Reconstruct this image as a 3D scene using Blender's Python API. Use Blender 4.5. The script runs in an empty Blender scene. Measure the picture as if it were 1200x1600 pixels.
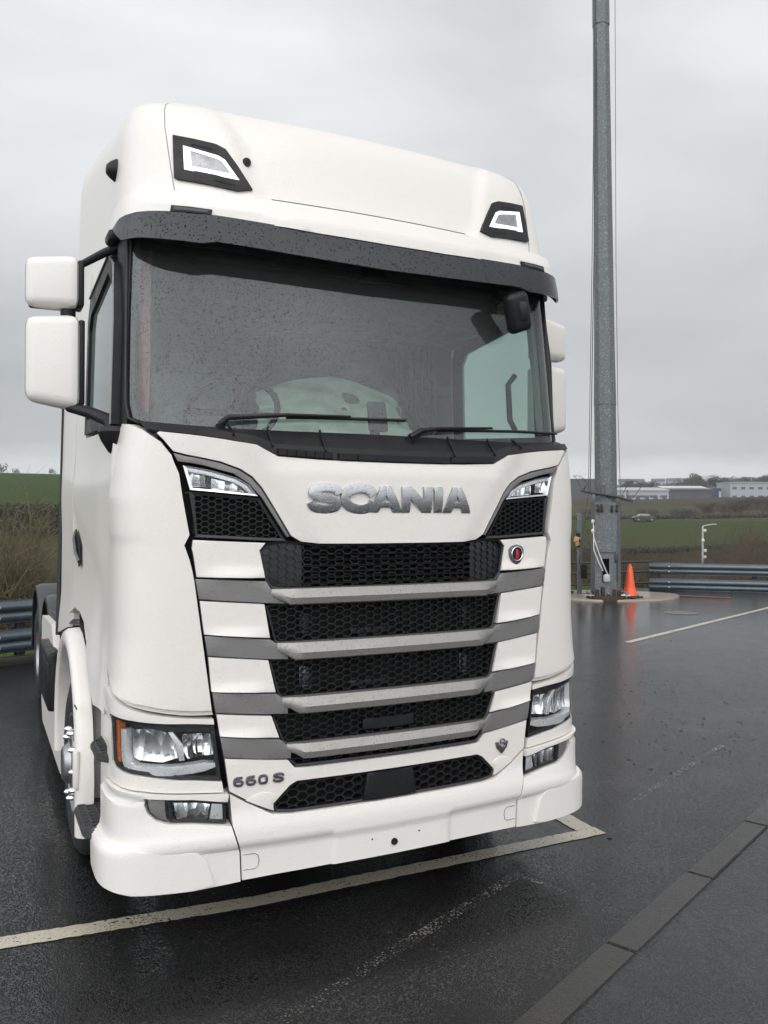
import bpy, bmesh, math, random
from mathutils import Vector, Matrix
random.seed(7)
R = math.radians
SC = bpy.context.scene
COL = SC.collection

# ------------------------------------------------------------------ camera
CAM_LOC = Vector((-1.869, -3.682, 1.97))
yaw, pitch, roll = R(26.2168), R(0.2644), R(0.1541)
Fv = Vector((math.sin(yaw)*math.cos(pitch), math.cos(yaw)*math.cos(pitch), math.sin(pitch)))
Rt = Vector((math.cos(yaw), -math.sin(yaw), 0)); Up = Rt.cross(Fv)
R2 = math.cos(roll)*Rt + math.sin(roll)*Up; U2 = -math.sin(roll)*Rt + math.cos(roll)*Up
cd = bpy.data.cameras.new('camera'); cam = bpy.data.objects.new('camera', cd); COL.objects.link(cam)
M = Matrix.Identity(4)
for i in range(3):
    M[i][0] = R2[i]; M[i][1] = U2[i]; M[i][2] = -Fv[i]; M[i][3] = CAM_LOC[i]
cam.matrix_world = M
cd.sensor_fit = 'VERTICAL'; cd.sensor_height = 36; cd.lens = 1300/1600*36
cd.clip_start = 0.05; cd.clip_end = 6000
SC.camera = cam
SC.render.resolution_x = 768; SC.render.resolution_y = 1024

# ------------------------------------------------------------------ sky
SUN_EL, SUN_AZ = 62.0, 190.0      # compass azimuth from +y towards +x
w = bpy.data.worlds.new('World'); SC.world = w; w.use_nodes = True
nt = w.node_tree; N = nt.nodes; L = nt.links; N.clear()
def nd(t, **k):
    n = N.new(t)
    for a, b in k.items(): setattr(n, a, b)
    return n
out = nd('ShaderNodeOutputWorld'); bg = nd('ShaderNodeBackground'); bg.inputs[1].default_value = 0.1
L.new(bg.outputs[0], out.inputs[0])
sky = nd('ShaderNodeTexSky', sky_type='NISHITA', sun_disc=False)
sky.sun_elevation = R(SUN_EL); sky.sun_rotation = R(SUN_AZ)
tc = nd('ShaderNodeTexCoord')
sep = nd('ShaderNodeSeparateXYZ'); L.new(tc.outputs['Generated'], sep.inputs[0])
mp = nd('ShaderNodeMapping'); mp.inputs['Scale'].default_value = (1.0, 1.0, 2.6); mp.inputs['Location'].default_value = (3.1, 0.4, 0.2)
L.new(tc.outputs['Generated'], mp.inputs[0])
nz = nd('ShaderNodeTexNoise'); nz.inputs['Scale'].default_value = 1.7; nz.inputs['Detail'].default_value = 5; nz.inputs['Roughness'].default_value = .5; nz.inputs['Distortion'].default_value = .4
L.new(mp.outputs[0], nz.inputs[0])
cr = nd('ShaderNodeValToRGB')
e = cr.color_ramp.elements
e[0].position = .34; e[0].color = (.78, .80, .81, 1); e[1].position = .66; e[1].color = (1.08, 1.08, 1.09, 1)
L.new(nz.outputs[0], cr.inputs[0])
# brightness over elevation: overcast skies are brightest overhead, with a dark band low down
er = nd('ShaderNodeValToRGB')
ee = er.color_ramp.elements
SKYE = [(0.0, .66), (.060, .62), (.078, .44), (.15, .46), (.32, .60), (.50, .67), (.64, .50), (1.0, .40)]
ee[0].position = 0; ee[0].color = (SKYE[0][1],)*3 + (1,)
ee[1].position = 1; ee[1].color = (SKYE[-1][1],)*3 + (1,)
for p_, v_ in SKYE[1:-1]:
    q = ee.new(p_); q.color = (v_*.985, v_, v_*1.01, 1)
nz2 = nd('ShaderNodeTexNoise'); nz2.inputs['Scale'].default_value = 7; nz2.inputs['Detail'].default_value = 4
L.new(mp.outputs[0], nz2.inputs[0])
ad1 = nd('ShaderNodeMath', operation='MULTIPLY_ADD'); ad1.inputs[1].default_value = .05; L.new(nz2.outputs[0], ad1.inputs[0]); L.new(sep.outputs['Z'], ad1.inputs[2])
ad2 = nd('ShaderNodeMath', operation='SUBTRACT'); ad2.inputs[1].default_value = .025; L.new(ad1.outputs[0], ad2.inputs[0])
L.new(ad2.outputs[0], er.inputs[0])
# the half of the sky behind the photographer is the brighter one
mr = nd('ShaderNodeMapRange'); mr.inputs['From Min'].default_value = .3; mr.inputs['From Max'].default_value = -.75
mr.inputs['To Min'].default_value = 1.0; mr.inputs['To Max'].default_value = 3.5
dd_ = nd('ShaderNodeVectorMath', operation='DOT_PRODUCT'); dd_.inputs[1].default_value = (.70, .714, 0); L.new(tc.outputs['Generated'], dd_.inputs[0]); L.new(dd_.outputs['Value'], mr.inputs[0])
def vmul(a, b):
    m = nd('ShaderNodeMix', data_type='RGBA', blend_type='MULTIPLY', clamp_result=False); m.inputs[0].default_value = 1
    L.new(a, m.inputs[6]); L.new(b, m.inputs[7]); return m.outputs[2]
c1 = vmul(cr.outputs[0], er.outputs[0])
mm = nd('ShaderNodeMath', operation='MULTIPLY'); mm.inputs[1].default_value = 10.0
L.new(mr.outputs[0], mm.inputs[0])
vm = nd('ShaderNodeVectorMath', operation='SCALE'); L.new(c1, vm.inputs[0]); L.new(mm.outputs[0], vm.inputs['Scale'])
mx = nd('ShaderNodeMix', data_type='RGBA'); mx.inputs[0].default_value = .95
L.new(sky.outputs[0], mx.inputs[6]); L.new(vm.outputs[0], mx.inputs[7])
L.new(mx.outputs[2], bg.inputs[0])

# ------------------------------------------------------------------ sun behind the cloud
sl = bpy.data.lights.new('sun', 'SUN'); sl.energy = 0.5; sl.angle = R(35); sl.color = (1, .95, .88)
so = bpy.data.objects.new('sun', sl); COL.objects.link(so)
az = R(SUN_AZ); el = R(SUN_EL)
sd = Vector((math.sin(az)*math.cos(el), math.cos(az)*math.cos(el), math.sin(el)))
so.rotation_euler = sd.to_track_quat('Z', 'Y').to_euler()
SC.view_settings.view_transform = 'Standard'; SC.view_settings.look = 'None'
SC.view_settings.exposure = 0.4; SC.view_settings.gamma = 1
try: SC.view_settings.use_curve_mapping = False
except Exception: pass

# ------------------------------------------------------------------ materials
class NT:
    def __init__(s, name):
        s.m = bpy.data.materials.new(name); s.m.use_nodes = True
        s.t = s.m.node_tree; s.t.nodes.clear()
        s.o = s.t.nodes.new('ShaderNodeOutputMaterial'); s.p = s.n('ShaderNodeBsdfPrincipled')
        s.l(s.p.outputs[0], s.o.inputs[0])
        s.tc = s.n('ShaderNodeTexCoord')
    def n(s, t, **k):
        q = s.t.nodes.new(t)
        for a, b in k.items(): setattr(q, a, b)
        return q
    def l(s, a, b): s.t.links.new(a, b)
    def noise(s, scale, detail=3, rough=.5, vec=None, dist=0):
        q = s.n('ShaderNodeTexNoise'); q.inputs['Scale'].default_value = scale; q.inputs['Detail'].default_value = detail
        q.inputs['Roughness'].default_value = rough; q.inputs['Distortion'].default_value = dist
        s.l(vec or s.tc.outputs['Object'], q.inputs['Vector']); return q.outputs[0]
    def vor(s, scale, vec=None, out='Distance', feat='F1'):
        q = s.n('ShaderNodeTexVoronoi', feature=feat); q.inputs['Scale'].default_value = scale
        s.l(vec or s.tc.outputs['Object'], q.inputs['Vector']); return q.outputs[out]
    def ramp(s, f, stops):
        q = s.n('ShaderNodeValToRGB'); el_ = q.color_ramp.elements
        def c4(c): return (c, c, c, 1) if isinstance(c, (int, float)) else tuple(c)+(1,)
        el_[0].position = stops[0][0]; el_[0].color = c4(stops[0][1])
        el_[1].position = stops[-1][0]; el_[1].color = c4(stops[-1][1])
        for p, c in stops[1:-1]:
            z = el_.new(p); z.color = c4(c)
        s.l(f, q.inputs[0]); return q.outputs[0]
    def mul(s, a, b):
        q = s.n('ShaderNodeMath', operation='MULTIPLY')
        for i, v in enumerate((a, b)):
            if isinstance(v, (int, float)): q.inputs[i].default_value = v
            else: s.l(v, q.inputs[i])
        return q.outputs[0]
    def math(s, op, a, b=0.0):
        q = s.n('ShaderNodeMath', operation=op)
        for i, v in enumerate((a, b)):
            if isinstance(v, (int, float)): q.inputs[i].default_value = v
            else: s.l(v, q.inputs[i])
        return q.outputs[0]
    def bump(s, h, dist, strength=1.0, prev=None):
        q = s.n('ShaderNodeBump'); q.inputs['Distance'].default_value = dist; q.inputs['Strength'].default_value = strength
        s.l(h, q.inputs['Height'])
        if prev: s.l(prev, q.inputs['Normal'])
        return q.outputs[0]
    def mix(s, f, a, b):
        q = s.n('ShaderNodeMix', data_type='RGBA')
        if isinstance(f, (int, float)): q.inputs[0].default_value = f
        else: s.l(f, q.inputs[0])
        for i, v in ((6, a), (7, b)):
            if isinstance(v, tuple): q.inputs[i].default_value = v + (1,) if len(v) == 3 else v
            else: s.l(v, q.inputs[i])
        return q.outputs[2]
    def set(s, **k):
        names = dict(color='Base Color', rough='Roughness', metal='Metallic', ior='IOR', coat='Coat Weight', coatr='Coat Roughness', normal='Normal', spec='Specular IOR Level', emis='Emission Color', emstr='Emission Strength', trans='Transmission Weight', alpha='Alpha')
        for a, v in k.items():
            i = s.p.inputs[names[a]]
            if isinstance(v, (int, float)): i.default_value = v
            elif isinstance(v, tuple): i.default_value = v + (1,) if len(v) == 3 else v
            else: s.l(v, i)
        return s.m

def droplets(k, amt=1.0, scale=95, dens=.35):
    """rain beads standing on a surface: a bump field of small domes"""
    d = k.vor(scale)
    rnd = k.n('ShaderNodeTexVoronoi'); rnd.inputs['Scale'].default_value = scale; k.l(k.tc.outputs['Object'], rnd.inputs['Vector'])
    sepc = k.n('ShaderNodeSeparateColor'); k.l(rnd.outputs['Color'], sepc.inputs[0])
    size = k.math('MULTIPLY_ADD', k.math('POWER', sepc.outputs[0], 1.6), .26); size.node.inputs[2].default_value = .13
    h = k.math('SUBTRACT', k.mul(size, size), k.mul(d, d)); h = k.math('SQRT', k.math('MAXIMUM', h, 0.0))
    gate = k.math('GREATER_THAN', sepc.outputs[1], dens)
    h = k.mul(h, gate)
    k.bead = k.mul(k.math('GREATER_THAN', k.mul(size, 1.0), d), gate)
    return k.bump(h, .5/scale*amt, 1.0)

def make_white(name, col=(.765, .727, .682)):
    k = NT(name)
    v = k.noise(1.4, 4)
    c = k.mix(v, tuple(x*.97 for x in col), tuple(min(1, x*1.02) for x in col))
    nb = k.noise(220, 2, .6); b0 = k.bump(nb, .0006, .25)
    d = droplets(k, .85, 130, .22); k.t.nodes
    q = d.node; k.l(b0, q.inputs['Normal'])
    return k.set(color=c, rough=.38, coat=.35, coatr=.14, normal=d)
WHITE = make_white('white_paint')
WHITE2 = make_white('white_bumper_paint', (.775, .742, .70))

def simple(name, col, rough=.5, metal=0.0, nscale=40, namp=.12, drops=0, bumpd=0.0005, coat=0, ior=1.5, rvar=.1):
    k = NT(name)
    n = k.noise(nscale, 4)
    c = k.mix(n, tuple(x*(1-namp) for x in col), tuple(min(1, x*(1+namp)) for x in col))
    r = k.ramp(k.noise(nscale*.3, 3), [(.3, max(.02, rough-rvar)), (.7, min(1, rough+rvar))])
    b = k.bump(k.noise(nscale*6, 2), bumpd, .5)
    if drops:
        d = droplets(k, drops*.9, 105, .30); k.l(b, d.node.inputs['Normal']); b = d
    if drops > 1.5: k.set(spec=k.math('MULTIPLY_ADD', k.bead, -.45)); k.p.inputs['Specular IOR Level'].links[0].from_node.inputs[2].default_value = .5
    return k.set(color=c, rough=r, metal=metal, normal=b, coat=coat, ior=ior)
BLACK = simple('black_plastic', (.010, .010, .011), .46, drops=.5, ior=1.38)
BLACKG = simple('black_gloss_visor', (.010, .010, .014), .24, drops=3.0, rvar=.05, ior=1.55)
MESHB = simple('grille_black', (.014, .014, .015), .38, rvar=.06)
VOID = simple('deep_black', (.004, .004, .004), .8)
GREY = simple('dark_grey_paint', (.20, .195, .19), .34, metal=.3, drops=.9, namp=.04)
SILVER = simple('light_silver_paint', (.30, .288, .272), .30, metal=.5, drops=1.0, namp=.03)
CHROME = simple('chrome', (.82, .82, .84), .10, metal=1.0, namp=.02, bumpd=0, rvar=.04)
LETTER = simple('letter_chrome', (.42, .42, .43), .26, metal=.95, drops=.9, namp=.03, rvar=.05)
BADGE = simple('badge_dark_metal', (.16, .16, .17), .25, metal=.8, namp=.05)
SATIN = simple('satin_silver', (.72, .72, .74), .28, metal=.45, namp=.03)
RED = simple('red_enamel', (.45, .02, .03), .3)
AMBER = simple('amber_lens', (.55, .13, .01), .15, coat=.6)
REDLENS = simple('red_lens', (.35, .03, .03), .25)
RUBBER = simple('rubber', (.022, .022, .023), .62, nscale=30, namp=.3)
MUDG = simple('mudguard_grey', (.055, .057, .06), .5, drops=.5)
STEEL = simple('chassis_steel', (.05, .05, .052), .5, metal=.3)
RIMM = simple('rim_alloy', (.35, .35, .36), .3, metal=.9)
INT_D = simple('cab_interior_dark', (.035, .038, .04), .7)
INT_M = simple('cab_interior_grey', (.13, .14, .14), .8)
INT_L = simple('cab_interior_trim', (.24, .25, .24), .8)
BURG = simple('burgundy_trim', (.13, .004, .014), .4)
PLAST = simple('seat_cover_film', (.78, .80, .74), .35, nscale=6, bumpd=.01)
TREAD = simple('step_tread', (.04, .04, .043), .55, drops=.5)
def mat_emit(name, col, st):
    k = NT(name); return k.set(color=col, rough=.3, emis=col, emstr=st)
RING = mat_emit('lit_light_guide', (.95, .97, 1.0), .75)

def mat_reflector():
    k = NT('lamp_reflector')
    mpn = k.n('ShaderNodeMapping'); mpn.inputs['Scale'].default_value = (24, 24, 6); k.l(k.tc.outputs['Object'], mpn.inputs[0])
    v = k.n('ShaderNodeTexVoronoi'); v.inputs['Scale'].default_value = 1.0; k.l(mpn.outputs[0], v.inputs['Vector'])
    b = k.bump(v.outputs['Distance'], .02, 1.0)
    return k.set(color=(.72, .73, .75), rough=.12, metal=1.0, normal=b)
REFL = mat_reflector()
REFL2 = simple('lamp_reflector_dark', (.30, .30, .31), .3, metal=.6, nscale=25, namp=.5, bumpd=.004)

def mat_glass(name, tint=(.80, .90, .86), refl=1.0, haze=.0, hcol=(.3, .33, .33), ior=1.5, drops=1.0, scale=80, rough=.02, fog=0.0):
    """thin pane: tinted see-through with a fresnel reflection, rain beads and a light film of water"""
    k = NT(name); t = k.t; t.nodes.remove(k.p)
    tr = k.n('ShaderNodeBsdfTransparent'); tr.inputs[0].default_value = tint + (1,)
    gl = k.n('ShaderNodeBsdfGlossy'); gl.inputs['Roughness'].default_value = rough; gl.inputs[0].default_value = (refl, refl, refl, 1)
    d = droplets(k, drops, scale, .15 if drops > 1.5 else .5)
    if drops: k.l(d, gl.inputs['Normal'])
    geo = k.n('ShaderNodeNewGeometry'); dot = k.n('ShaderNodeVectorMath', operation='DOT_PRODUCT'); k.l(geo.outputs['Normal'], dot.inputs[0]); k.l(geo.outputs['Incoming'], dot.inputs[1])
    ca = k.math('SUBTRACT', 1.0, k.math('ABSOLUTE', dot.outputs['Value'])); f0 = ((ior-1)/(ior+1))**2
    frv = k.math('ADD', k.mul(k.math('POWER', ca, 5.0), 1-f0), f0)
    dfa = k.n('ShaderNodeBsdfDiffuse'); dfa.inputs[0].default_value = hcol + (1,); dfb = k.n('ShaderNodeBsdfTranslucent'); dfb.inputs[0].default_value = hcol + (1,)
    df = k.n('ShaderNodeMixShader'); df.inputs[0].default_value = fog; k.l(dfa.outputs[0], df.inputs[1]); k.l(dfb.outputs[0], df.inputs[2])
    m0 = k.n('ShaderNodeMixShader')
    # beads read as specks of film
    dd = k.vor(scale*1.0); beads = k.ramp(dd, [(.0, .5), (.18, .28), (.3, 0.0)])
    hz = k.math('ADD', k.mul(beads, (.0 if drops > 1.5 else .25) if drops else 0), haze); hz = k.math('MINIMUM', hz, 1.0)
    k.l(hz, m0.inputs[0]); k.l(tr.outputs[0], m0.inputs[1]); k.l(df.outputs[0], m0.inputs[2])
    m1 = k.n('ShaderNodeMixShader'); frv = k.mul(frv, k.math('SUBTRACT', 1.0, k.mul(k.bead, .8 if drops > 1.5 else .0))); k.l(frv, m1.inputs[0]); k.l(m0.outputs[0], m1.inputs[1]); k.l(gl.outputs[0], m1.inputs[2])
    k.l(m1.outputs[0], k.o.inputs[0]); return k.m
WGLASS = mat_glass('windscreen_glass', (.74, .90, .83), 1.0, .09, (.32, .36, .34), 1.66, 2.4, 115)
SGLASS = mat_glass('side_glass', (.82, .95, .90), 1.0, .55, (.68, .82, .75), fog=.55, ior=1.4, drops=0)
LGLASS = mat_glass('lamp_lens', (.93, .94, .94), 1.0, .0, drops=.7)

# ------------------------------------------------------------------ helpers
def link(name, me, mats=None, parent=None, loc=None):
    o = bpy.data.objects.new(name, me); COL.objects.link(o)
    if mats and me:
        for m_ in (mats if isinstance(mats, (list, tuple)) else [mats]): me.materials.append(m_)
    if parent: o.parent = parent
    if loc: o.location = loc
    return o
def finish(bm, name, mat, parent=None, loc=None, ang=35, smooth=True):
    me = bpy.data.meshes.new(name); bm.to_mesh(me); bm.free()
    if smooth:
        for p in me.polygons: p.use_smooth = True
        me.set_sharp_from_angle(angle=R(ang))
    return link(name, me, mat, parent, loc)
def tag(o, label=None, cat=None, group=None, kind=None):
    if label: o['label'] = label
    if cat: o['category'] = cat
    if group: o['group'] = group
    if kind: o['kind'] = kind
    return o
def empty(name, loc, rz=0, label=None, cat=None, group=None):
    o = bpy.data.objects.new(name, None); COL.objects.link(o); o.location = loc; o.rotation_euler = (0, 0, rz)
    o.empty_display_size = .1
    return tag(o, label, cat, group)
def copy_tree(o, parent=None):
    c = o.copy(); COL.objects.link(c); c.parent = parent
    for ch in list(o.children): copy_tree(ch, c)
    return c
def box(bm, c, s, rot=None, bev=0.0, seg=2, mi=0):
    m_ = Matrix.Translation(c)
    if rot is not None: m_ = m_ @ (rot.to_matrix().to_4x4() if not isinstance(rot, Matrix) else rot.to_4x4())
    m_ = m_ @ Matrix.Diagonal((s[0], s[1], s[2], 1))
    r = bmesh.ops.create_cube(bm, size=1, matrix=m_)
    vs = r['verts']; es = {e_ for v in vs for e_ in v.link_edges}
    fs = {f for v in vs for f in v.link_faces}
    for f in fs: f.material_index = mi
    if bev > 0: bmesh.ops.bevel(bm, geom=list(es), offset=bev, segments=seg, affect='EDGES', profile=.5)
def tube(bm, pts, rad, seg=8, cap=True, mi=0):
    pts = [Vector(p) for p in pts]; n = len(pts)
    rads = rad if isinstance(rad, (list, tuple)) else [rad]*n
    prev = None; rings = []
    for i, p in enumerate(pts):
        t = (pts[min(i+1, n-1)] - pts[max(i-1, 0)]).normalized()
        if prev is None:
            a = Vector((0, 0, 1)) if abs(t.z) < .9 else Vector((1, 0, 0)); u = t.cross(a).normalized()
        else:
            u = (prev - t*prev.dot(t)).normalized()
        prev = u; v = t.cross(u)
        rings.append([bm.verts.new(p + (u*math.cos(2*math.pi*j/seg) + v*math.sin(2*math.pi*j/seg))*rads[i]) for j in range(seg)])
    for a, b in zip(rings, rings[1:]):
        for j in range(seg):
            f = bm.faces.new((a[j], a[(j+1) % seg], b[(j+1) % seg], b[j])); f.material_index = mi
    if cap:
        bm.faces.new(rings[0][::-1]).material_index = mi; bm.faces.new(rings[-1]).material_index = mi
def lathe(bm, prof, seg=32, axis='Z', c=(0, 0, 0), mi=0):
    """prof: list of (r, h)"""
    rings = []
    for r_, h in prof:
        ring = []
        for j in range(seg):
            a = 2*math.pi*j/seg
            if axis == 'Z': p = (r_*math.cos(a), r_*math.sin(a), h)
            elif axis == 'X': p = (h, r_*math.cos(a), r_*math.sin(a))
            else: p = (r_*math.sin(a), h, r_*math.cos(a))
            ring.append(bm.verts.new((p[0]+c[0], p[1]+c[1], p[2]+c[2])))
        rings.append(ring)
    for a, b in zip(rings, rings[1:]):
        for j in range(seg):
            f = bm.faces.new((a[j], a[(j+1) % seg], b[(j+1) % seg], b[j])); f.material_index = mi
    return rings
def inpoly(x, y, poly):
    c = False; n = len(poly); j = n-1
    for i in range(n):
        xi, yi = poly[i]; xj, yj = poly[j]
        if (yi > y) != (yj > y) and x < (xj-xi)*(y-yi)/(yj-yi)+xi: c = not c
        j = i
    return c
def interp(t, tab):
    if t <= tab[0][0]: return tab[0][1]
    for (a, va), (b, vb) in zip(tab, tab[1:]):
        if t <= b: return va+(vb-va)*(t-a)/(b-a)
    return tab[-1][1]
def sst(a, b, x):
    t = max(0, min(1, (x-a)/(b-a))); return t*t*(3-2*t)

# ------------------------------------------------------------------ cab surfaces: (s, z, w) -> space
CW = .40
BODY = dict(yc=[(0, .0)], k=.07, xa=.98, h1=.8, h2=.7,
    W=[(.2, 1.32), (.25, 1.345), (.47, 1.35), (.50, 1.322), (.68, 1.322), (.70, 1.30), (1.02, 1.30), (1.06, 1.318), (1.15, 1.318), (1.22, 1.306), (1.40, 1.292), (1.84, 1.288), (1.88, 1.295), (2.05, 1.297), (2.2, 1.282), (2.4, 1.25)],
    yb=[(.3, .36), (.7, .37), (1.4, .40)])
GLASSF = dict(yc=[(2.3, .09), (3.3, .25)], k=.09, xa=.85, h1=.8, h2=.7, W=[(2.3, 1.262), (3.3, 1.25)], yb=[(2.3, .46), (3.3, .52)])
COWL = dict(yc=[(3.1, .085), (3.3, .10), (3.42, .115), (3.5, .16)], k=.075, xa=.85, h1=.8, h2=.7, W=[(3.1, 1.29), (3.3, 1.28), (3.5, 1.25)], yb=[(3.1, .55)])
ROOF = dict(yc=[(3.4, .175), (3.57, .215), (3.787, .27), (3.9, .31), (3.978, .36), (4.02, .41), (4.05, .48), (4.07, .6)], k=.075, xa=.86, h1=.75, h2=.7,
    W=[(3.4, 1.245), (3.65, 1.235), (3.85, 1.22), (3.95, 1.19), (4.0, 1.155), (4.03, 1.11), (4.05, 1.04), (4.07, .9)], yb=[(3.4, .62), (4.0, .7), (4.07, .95)])
def surf(fam, s, z, off=0.0):
    sg = -1 if s < 0 else 1; a = abs(s)
    yc = interp(z, fam['yc']); k = fam['k']; xa = fam['xa']; W = interp(z, fam['W']); yb = interp(z, fam['yb'])
    if a <= xa:
        x = a; y = yc+k*a*a; tx, ty = 1, 2*k*a
    elif a <= xa+CW:
        t = (a-xa)/CW; x0, y0 = xa, yc+k*xa*xa; slp = 2*k*xa; L1 = (W-xa)*fam['h1']
        x1, y1 = x0+L1, y0+L1*slp; x3, y3 = W, yb; x2, y2 = W, yb-(yb-y0)*fam['h2']; u = 1-t
        x = u**3*x0+3*u*u*t*x1+3*u*t*t*x2+t**3*x3; y = u**3*y0+3*u*u*t*y1+3*u*t*t*y2+t**3*y3
        tx = 3*u*u*(x1-x0)+6*u*t*(x2-x1)+3*t*t*(x3-x2); ty = 3*u*u*(y1-y0)+6*u*t*(y2-y1)+3*t*t*(y3-y2)
    else:
        x = W; y = yb+(a-xa-CW); tx, ty = 0, 1
    n = math.hypot(tx, ty) or 1
    return Vector((sg*(x+ty/n*off), y-tx/n*off, z))
SIDEW = [(.9, 1.315), (1.15, 1.315), (1.40, 1.292), (1.84, 1.288), (2.1, 1.294), (2.4, 1.285), (3.3, 1.262), (3.45, 1.25), (4.1, 1.19)]
def fmap(fam):
    return lambda s, z, w_: surf(fam, s, z, w_)
def sidemap(sg, extra=0.0):
    def f(s, z, w_):
        # s is y here, w outward
        return Vector((sg*(interp(z, SIDEW)+w_+extra), s, z))
    return f

def panel(name, f, poly, mat, parent, off=0.0, th=.02, bev=.004, flip=False, sgn=1, du=.06, dv=.08, offf=None, back=False, ang=40, ucuts=(), vcuts=()):
    """a pressed panel: 2-D outline (s, z) tessellated, given thickness and a rounded rim, then laid on a cab surface"""
    bm = bmesh.new()
    area = sum(poly[i][0]*poly[(i+1) % len(poly)][1]-poly[(i+1) % len(poly)][0]*poly[i][1] for i in range(len(poly)))
    pl = poly if area > 0 else poly[::-1]
    vs = [bm.verts.new((x, y, 0)) for x, y in pl]
    face = bm.faces.new(vs)
    rim = None
    us = [p[0] for p in pl]; vz = [p[1] for p in pl]
    def cuts(lo, hi, d, extra):
        n = max(1, int(math.ceil((hi-lo)/d))); r_ = [lo+(hi-lo)*i/n for i in range(1, n)]
        return sorted(set(r_+[e_ for e_ in extra if lo+1e-3 < e_ < hi-1e-3]))
    for u in cuts(min(us), max(us), du, ucuts):
        bmesh.ops.bisect_plane(bm, geom=bm.verts[:]+bm.edges[:]+bm.faces[:], plane_co=(u, 0, 0), plane_no=(1, 0, 0), dist=1e-5)
    for v in cuts(min(vz), max(vz), dv, vcuts):
        bmesh.ops.bisect_plane(bm, geom=bm.verts[:]+bm.edges[:]+bm.faces[:], plane_co=(0, v, 0), plane_no=(0, 1, 0), dist=1e-5)
    bmesh.ops.remove_doubles(bm, verts=bm.verts[:], dist=1e-5)
    if th > 0:
        be = [e_ for e_ in bm.edges if e_.is_boundary]
        r_ = bmesh.ops.extrude_edge_only(bm, edges=be)
        nv = [g for g in r_['geom'] if isinstance(g, bmesh.types.BMVert)]
        for v in nv: v.co.z -= th
        if bev > 0:
            be = [e_ for e_ in be if e_.is_valid]
            bmesh.ops.bevel(bm, geom=be, offset=bev, segments=2, affect='EDGES', profile=.5, clamp_overlap=True)
        bmesh.ops.recalc_face_normals(bm, faces=bm.faces[:])
        # make sure the big front faces look along +w
        tot = sum(fc.normal.z*fc.calc_area() for fc in bm.faces)
        if tot < 0: bmesh.ops.reverse_faces(bm, faces=bm.faces[:])
    for v in bm.verts:
        s_, z_, w_ = v.co
        if offf: w_ += offf(s_, z_)
        v.co = f(sgn*s_, z_, w_+off)
    if (sgn < 0) != flip: bmesh.ops.reverse_faces(bm, faces=bm.faces[:])
    return finish(bm, name, mat, parent, ang=ang)
def mirror(poly):           # right half (s>=0, listed from bottom centre round to top centre) -> closed symmetric outline
    left = [(-x, y) for x, y in poly[::-1] if x > 1e-6]
    return poly + left
def hexbars(bm, f, poly, a=.030, b=.024, h=.0150, t=.0045, w0=-.03, w1=-.008, sgn=1):
    us = [p[0] for p in poly]; vz = [p[1] for p in poly]
    px = b+a*.42; ncol = int((max(us)-min(us))/px)+3; nrow = int((max(vz)-min(vz))/(2*h))+3
    u0 = (min(us)+max(us))/2 - px*(ncol//2); v0 = min(vz)-h
    segs = []
    for i in range(ncol):
        for j in range(nrow):
            cx = u0+i*px; cy = v0+j*2*h+(h if i % 2 else 0)
            hb = b/2+ (a-b)/2
            p0 = (cx-b/2-(a-b)/2*0, cy+h); 
            A_ = (cx-b*.5, cy+h); B_ = (cx+b*.5, cy+h); C_ = (cx+b*.5+ (px-b), cy)
            D_ = (cx-b*.5-(px-b), cy)
            segs.append((A_, B_)); segs.append((B_, C_)); segs.append((D_, A_))
    for (x0, y0), (x1, y1) in segs:
        mxx, myy = (x0+x1)/2, (y0+y1)/2
        if not inpoly(mxx, myy, poly): continue
        l_ = math.hypot(x1-x0, y1-y0); nx, ny = -(y1-y0)/l_*t/2, (x1-x0)/l_*t/2
        c = []
        for w_ in (w0, w1):
            tt = 1.0 if w_ == w0 else .6
            for (x, y) in ((x0+nx*tt, y0+ny*tt), (x1+nx*tt, y1+ny*tt), (x1-nx*tt, y1-ny*tt), (x0-nx*tt, y0-ny*tt)):
                c.append(bm.verts.new(f(sgn*x, y, w_)))
        q = [(4, 5, 6, 7), (0, 1, 5, 4), (1, 2, 6, 5), (2, 3, 7, 6), (3, 0, 4, 7)]
        for g in q:
            bm.faces.new([c[i] for i in (g if sgn < 0 else g[::-1])])
def rimbars(bm, f, poly, t=.012, w0=-.05, w1=-.002, sgn=1, closed=True):
    """raised frame running round an outline"""
    n = len(poly); rng = range(n if closed else n-1)
    area = sum(poly[i][0]*poly[(i+1) % n][1]-poly[(i+1) % n][0]*poly[i][1] for i in range(n))
    pl = poly if area > 0 else poly[::-1]
    inn = []
    for i in range(n):
        p0, p1, p2 = Vector(pl[i-1]), Vector(pl[i]), Vector(pl[(i+1) % n])
        d1 = (p1-p0).normalized(); d2 = (p2-p1).normalized()
        n1 = Vector((-d1.y, d1.x)); n2 = Vector((-d2.y, d2.x)); m_ = (n1+n2)
        m_ = m_.normalized(); c_ = max(.35, m_.dot(n1)); inn.append(p1+m_*t/c_)
    for i in rng:
        j = (i+1) % n
        L_ = (Vector(pl[j])-Vector(pl[i])).length; k_ = max(1, int(L_/.06))
        for q in range(k_):
            t0, t1 = q/k_, (q+1)/k_
            o0 = Vector(pl[i]).lerp(Vector(pl[j]), t0); o1 = Vector(pl[i]).lerp(Vector(pl[j]), t1)
            i0 = inn[i].lerp(inn[j], t0); i1 = inn[i].lerp(inn[j], t1)
            v = [bm.verts.new(f(sgn*p.x, p.y, w_)) for p, w_ in ((o0, w1), (o1, w1), (i1, w1-.004), (i0, w1-.004), (o0, w0), (o1, w0), (i1, w0), (i0, w0))]
            for g in ((0, 1, 2, 3), (3, 2, 6, 7), (1, 0, 4, 5)):
                bm.faces.new([v[x] for x in (g if sgn > 0 else g[::-1])])

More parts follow.
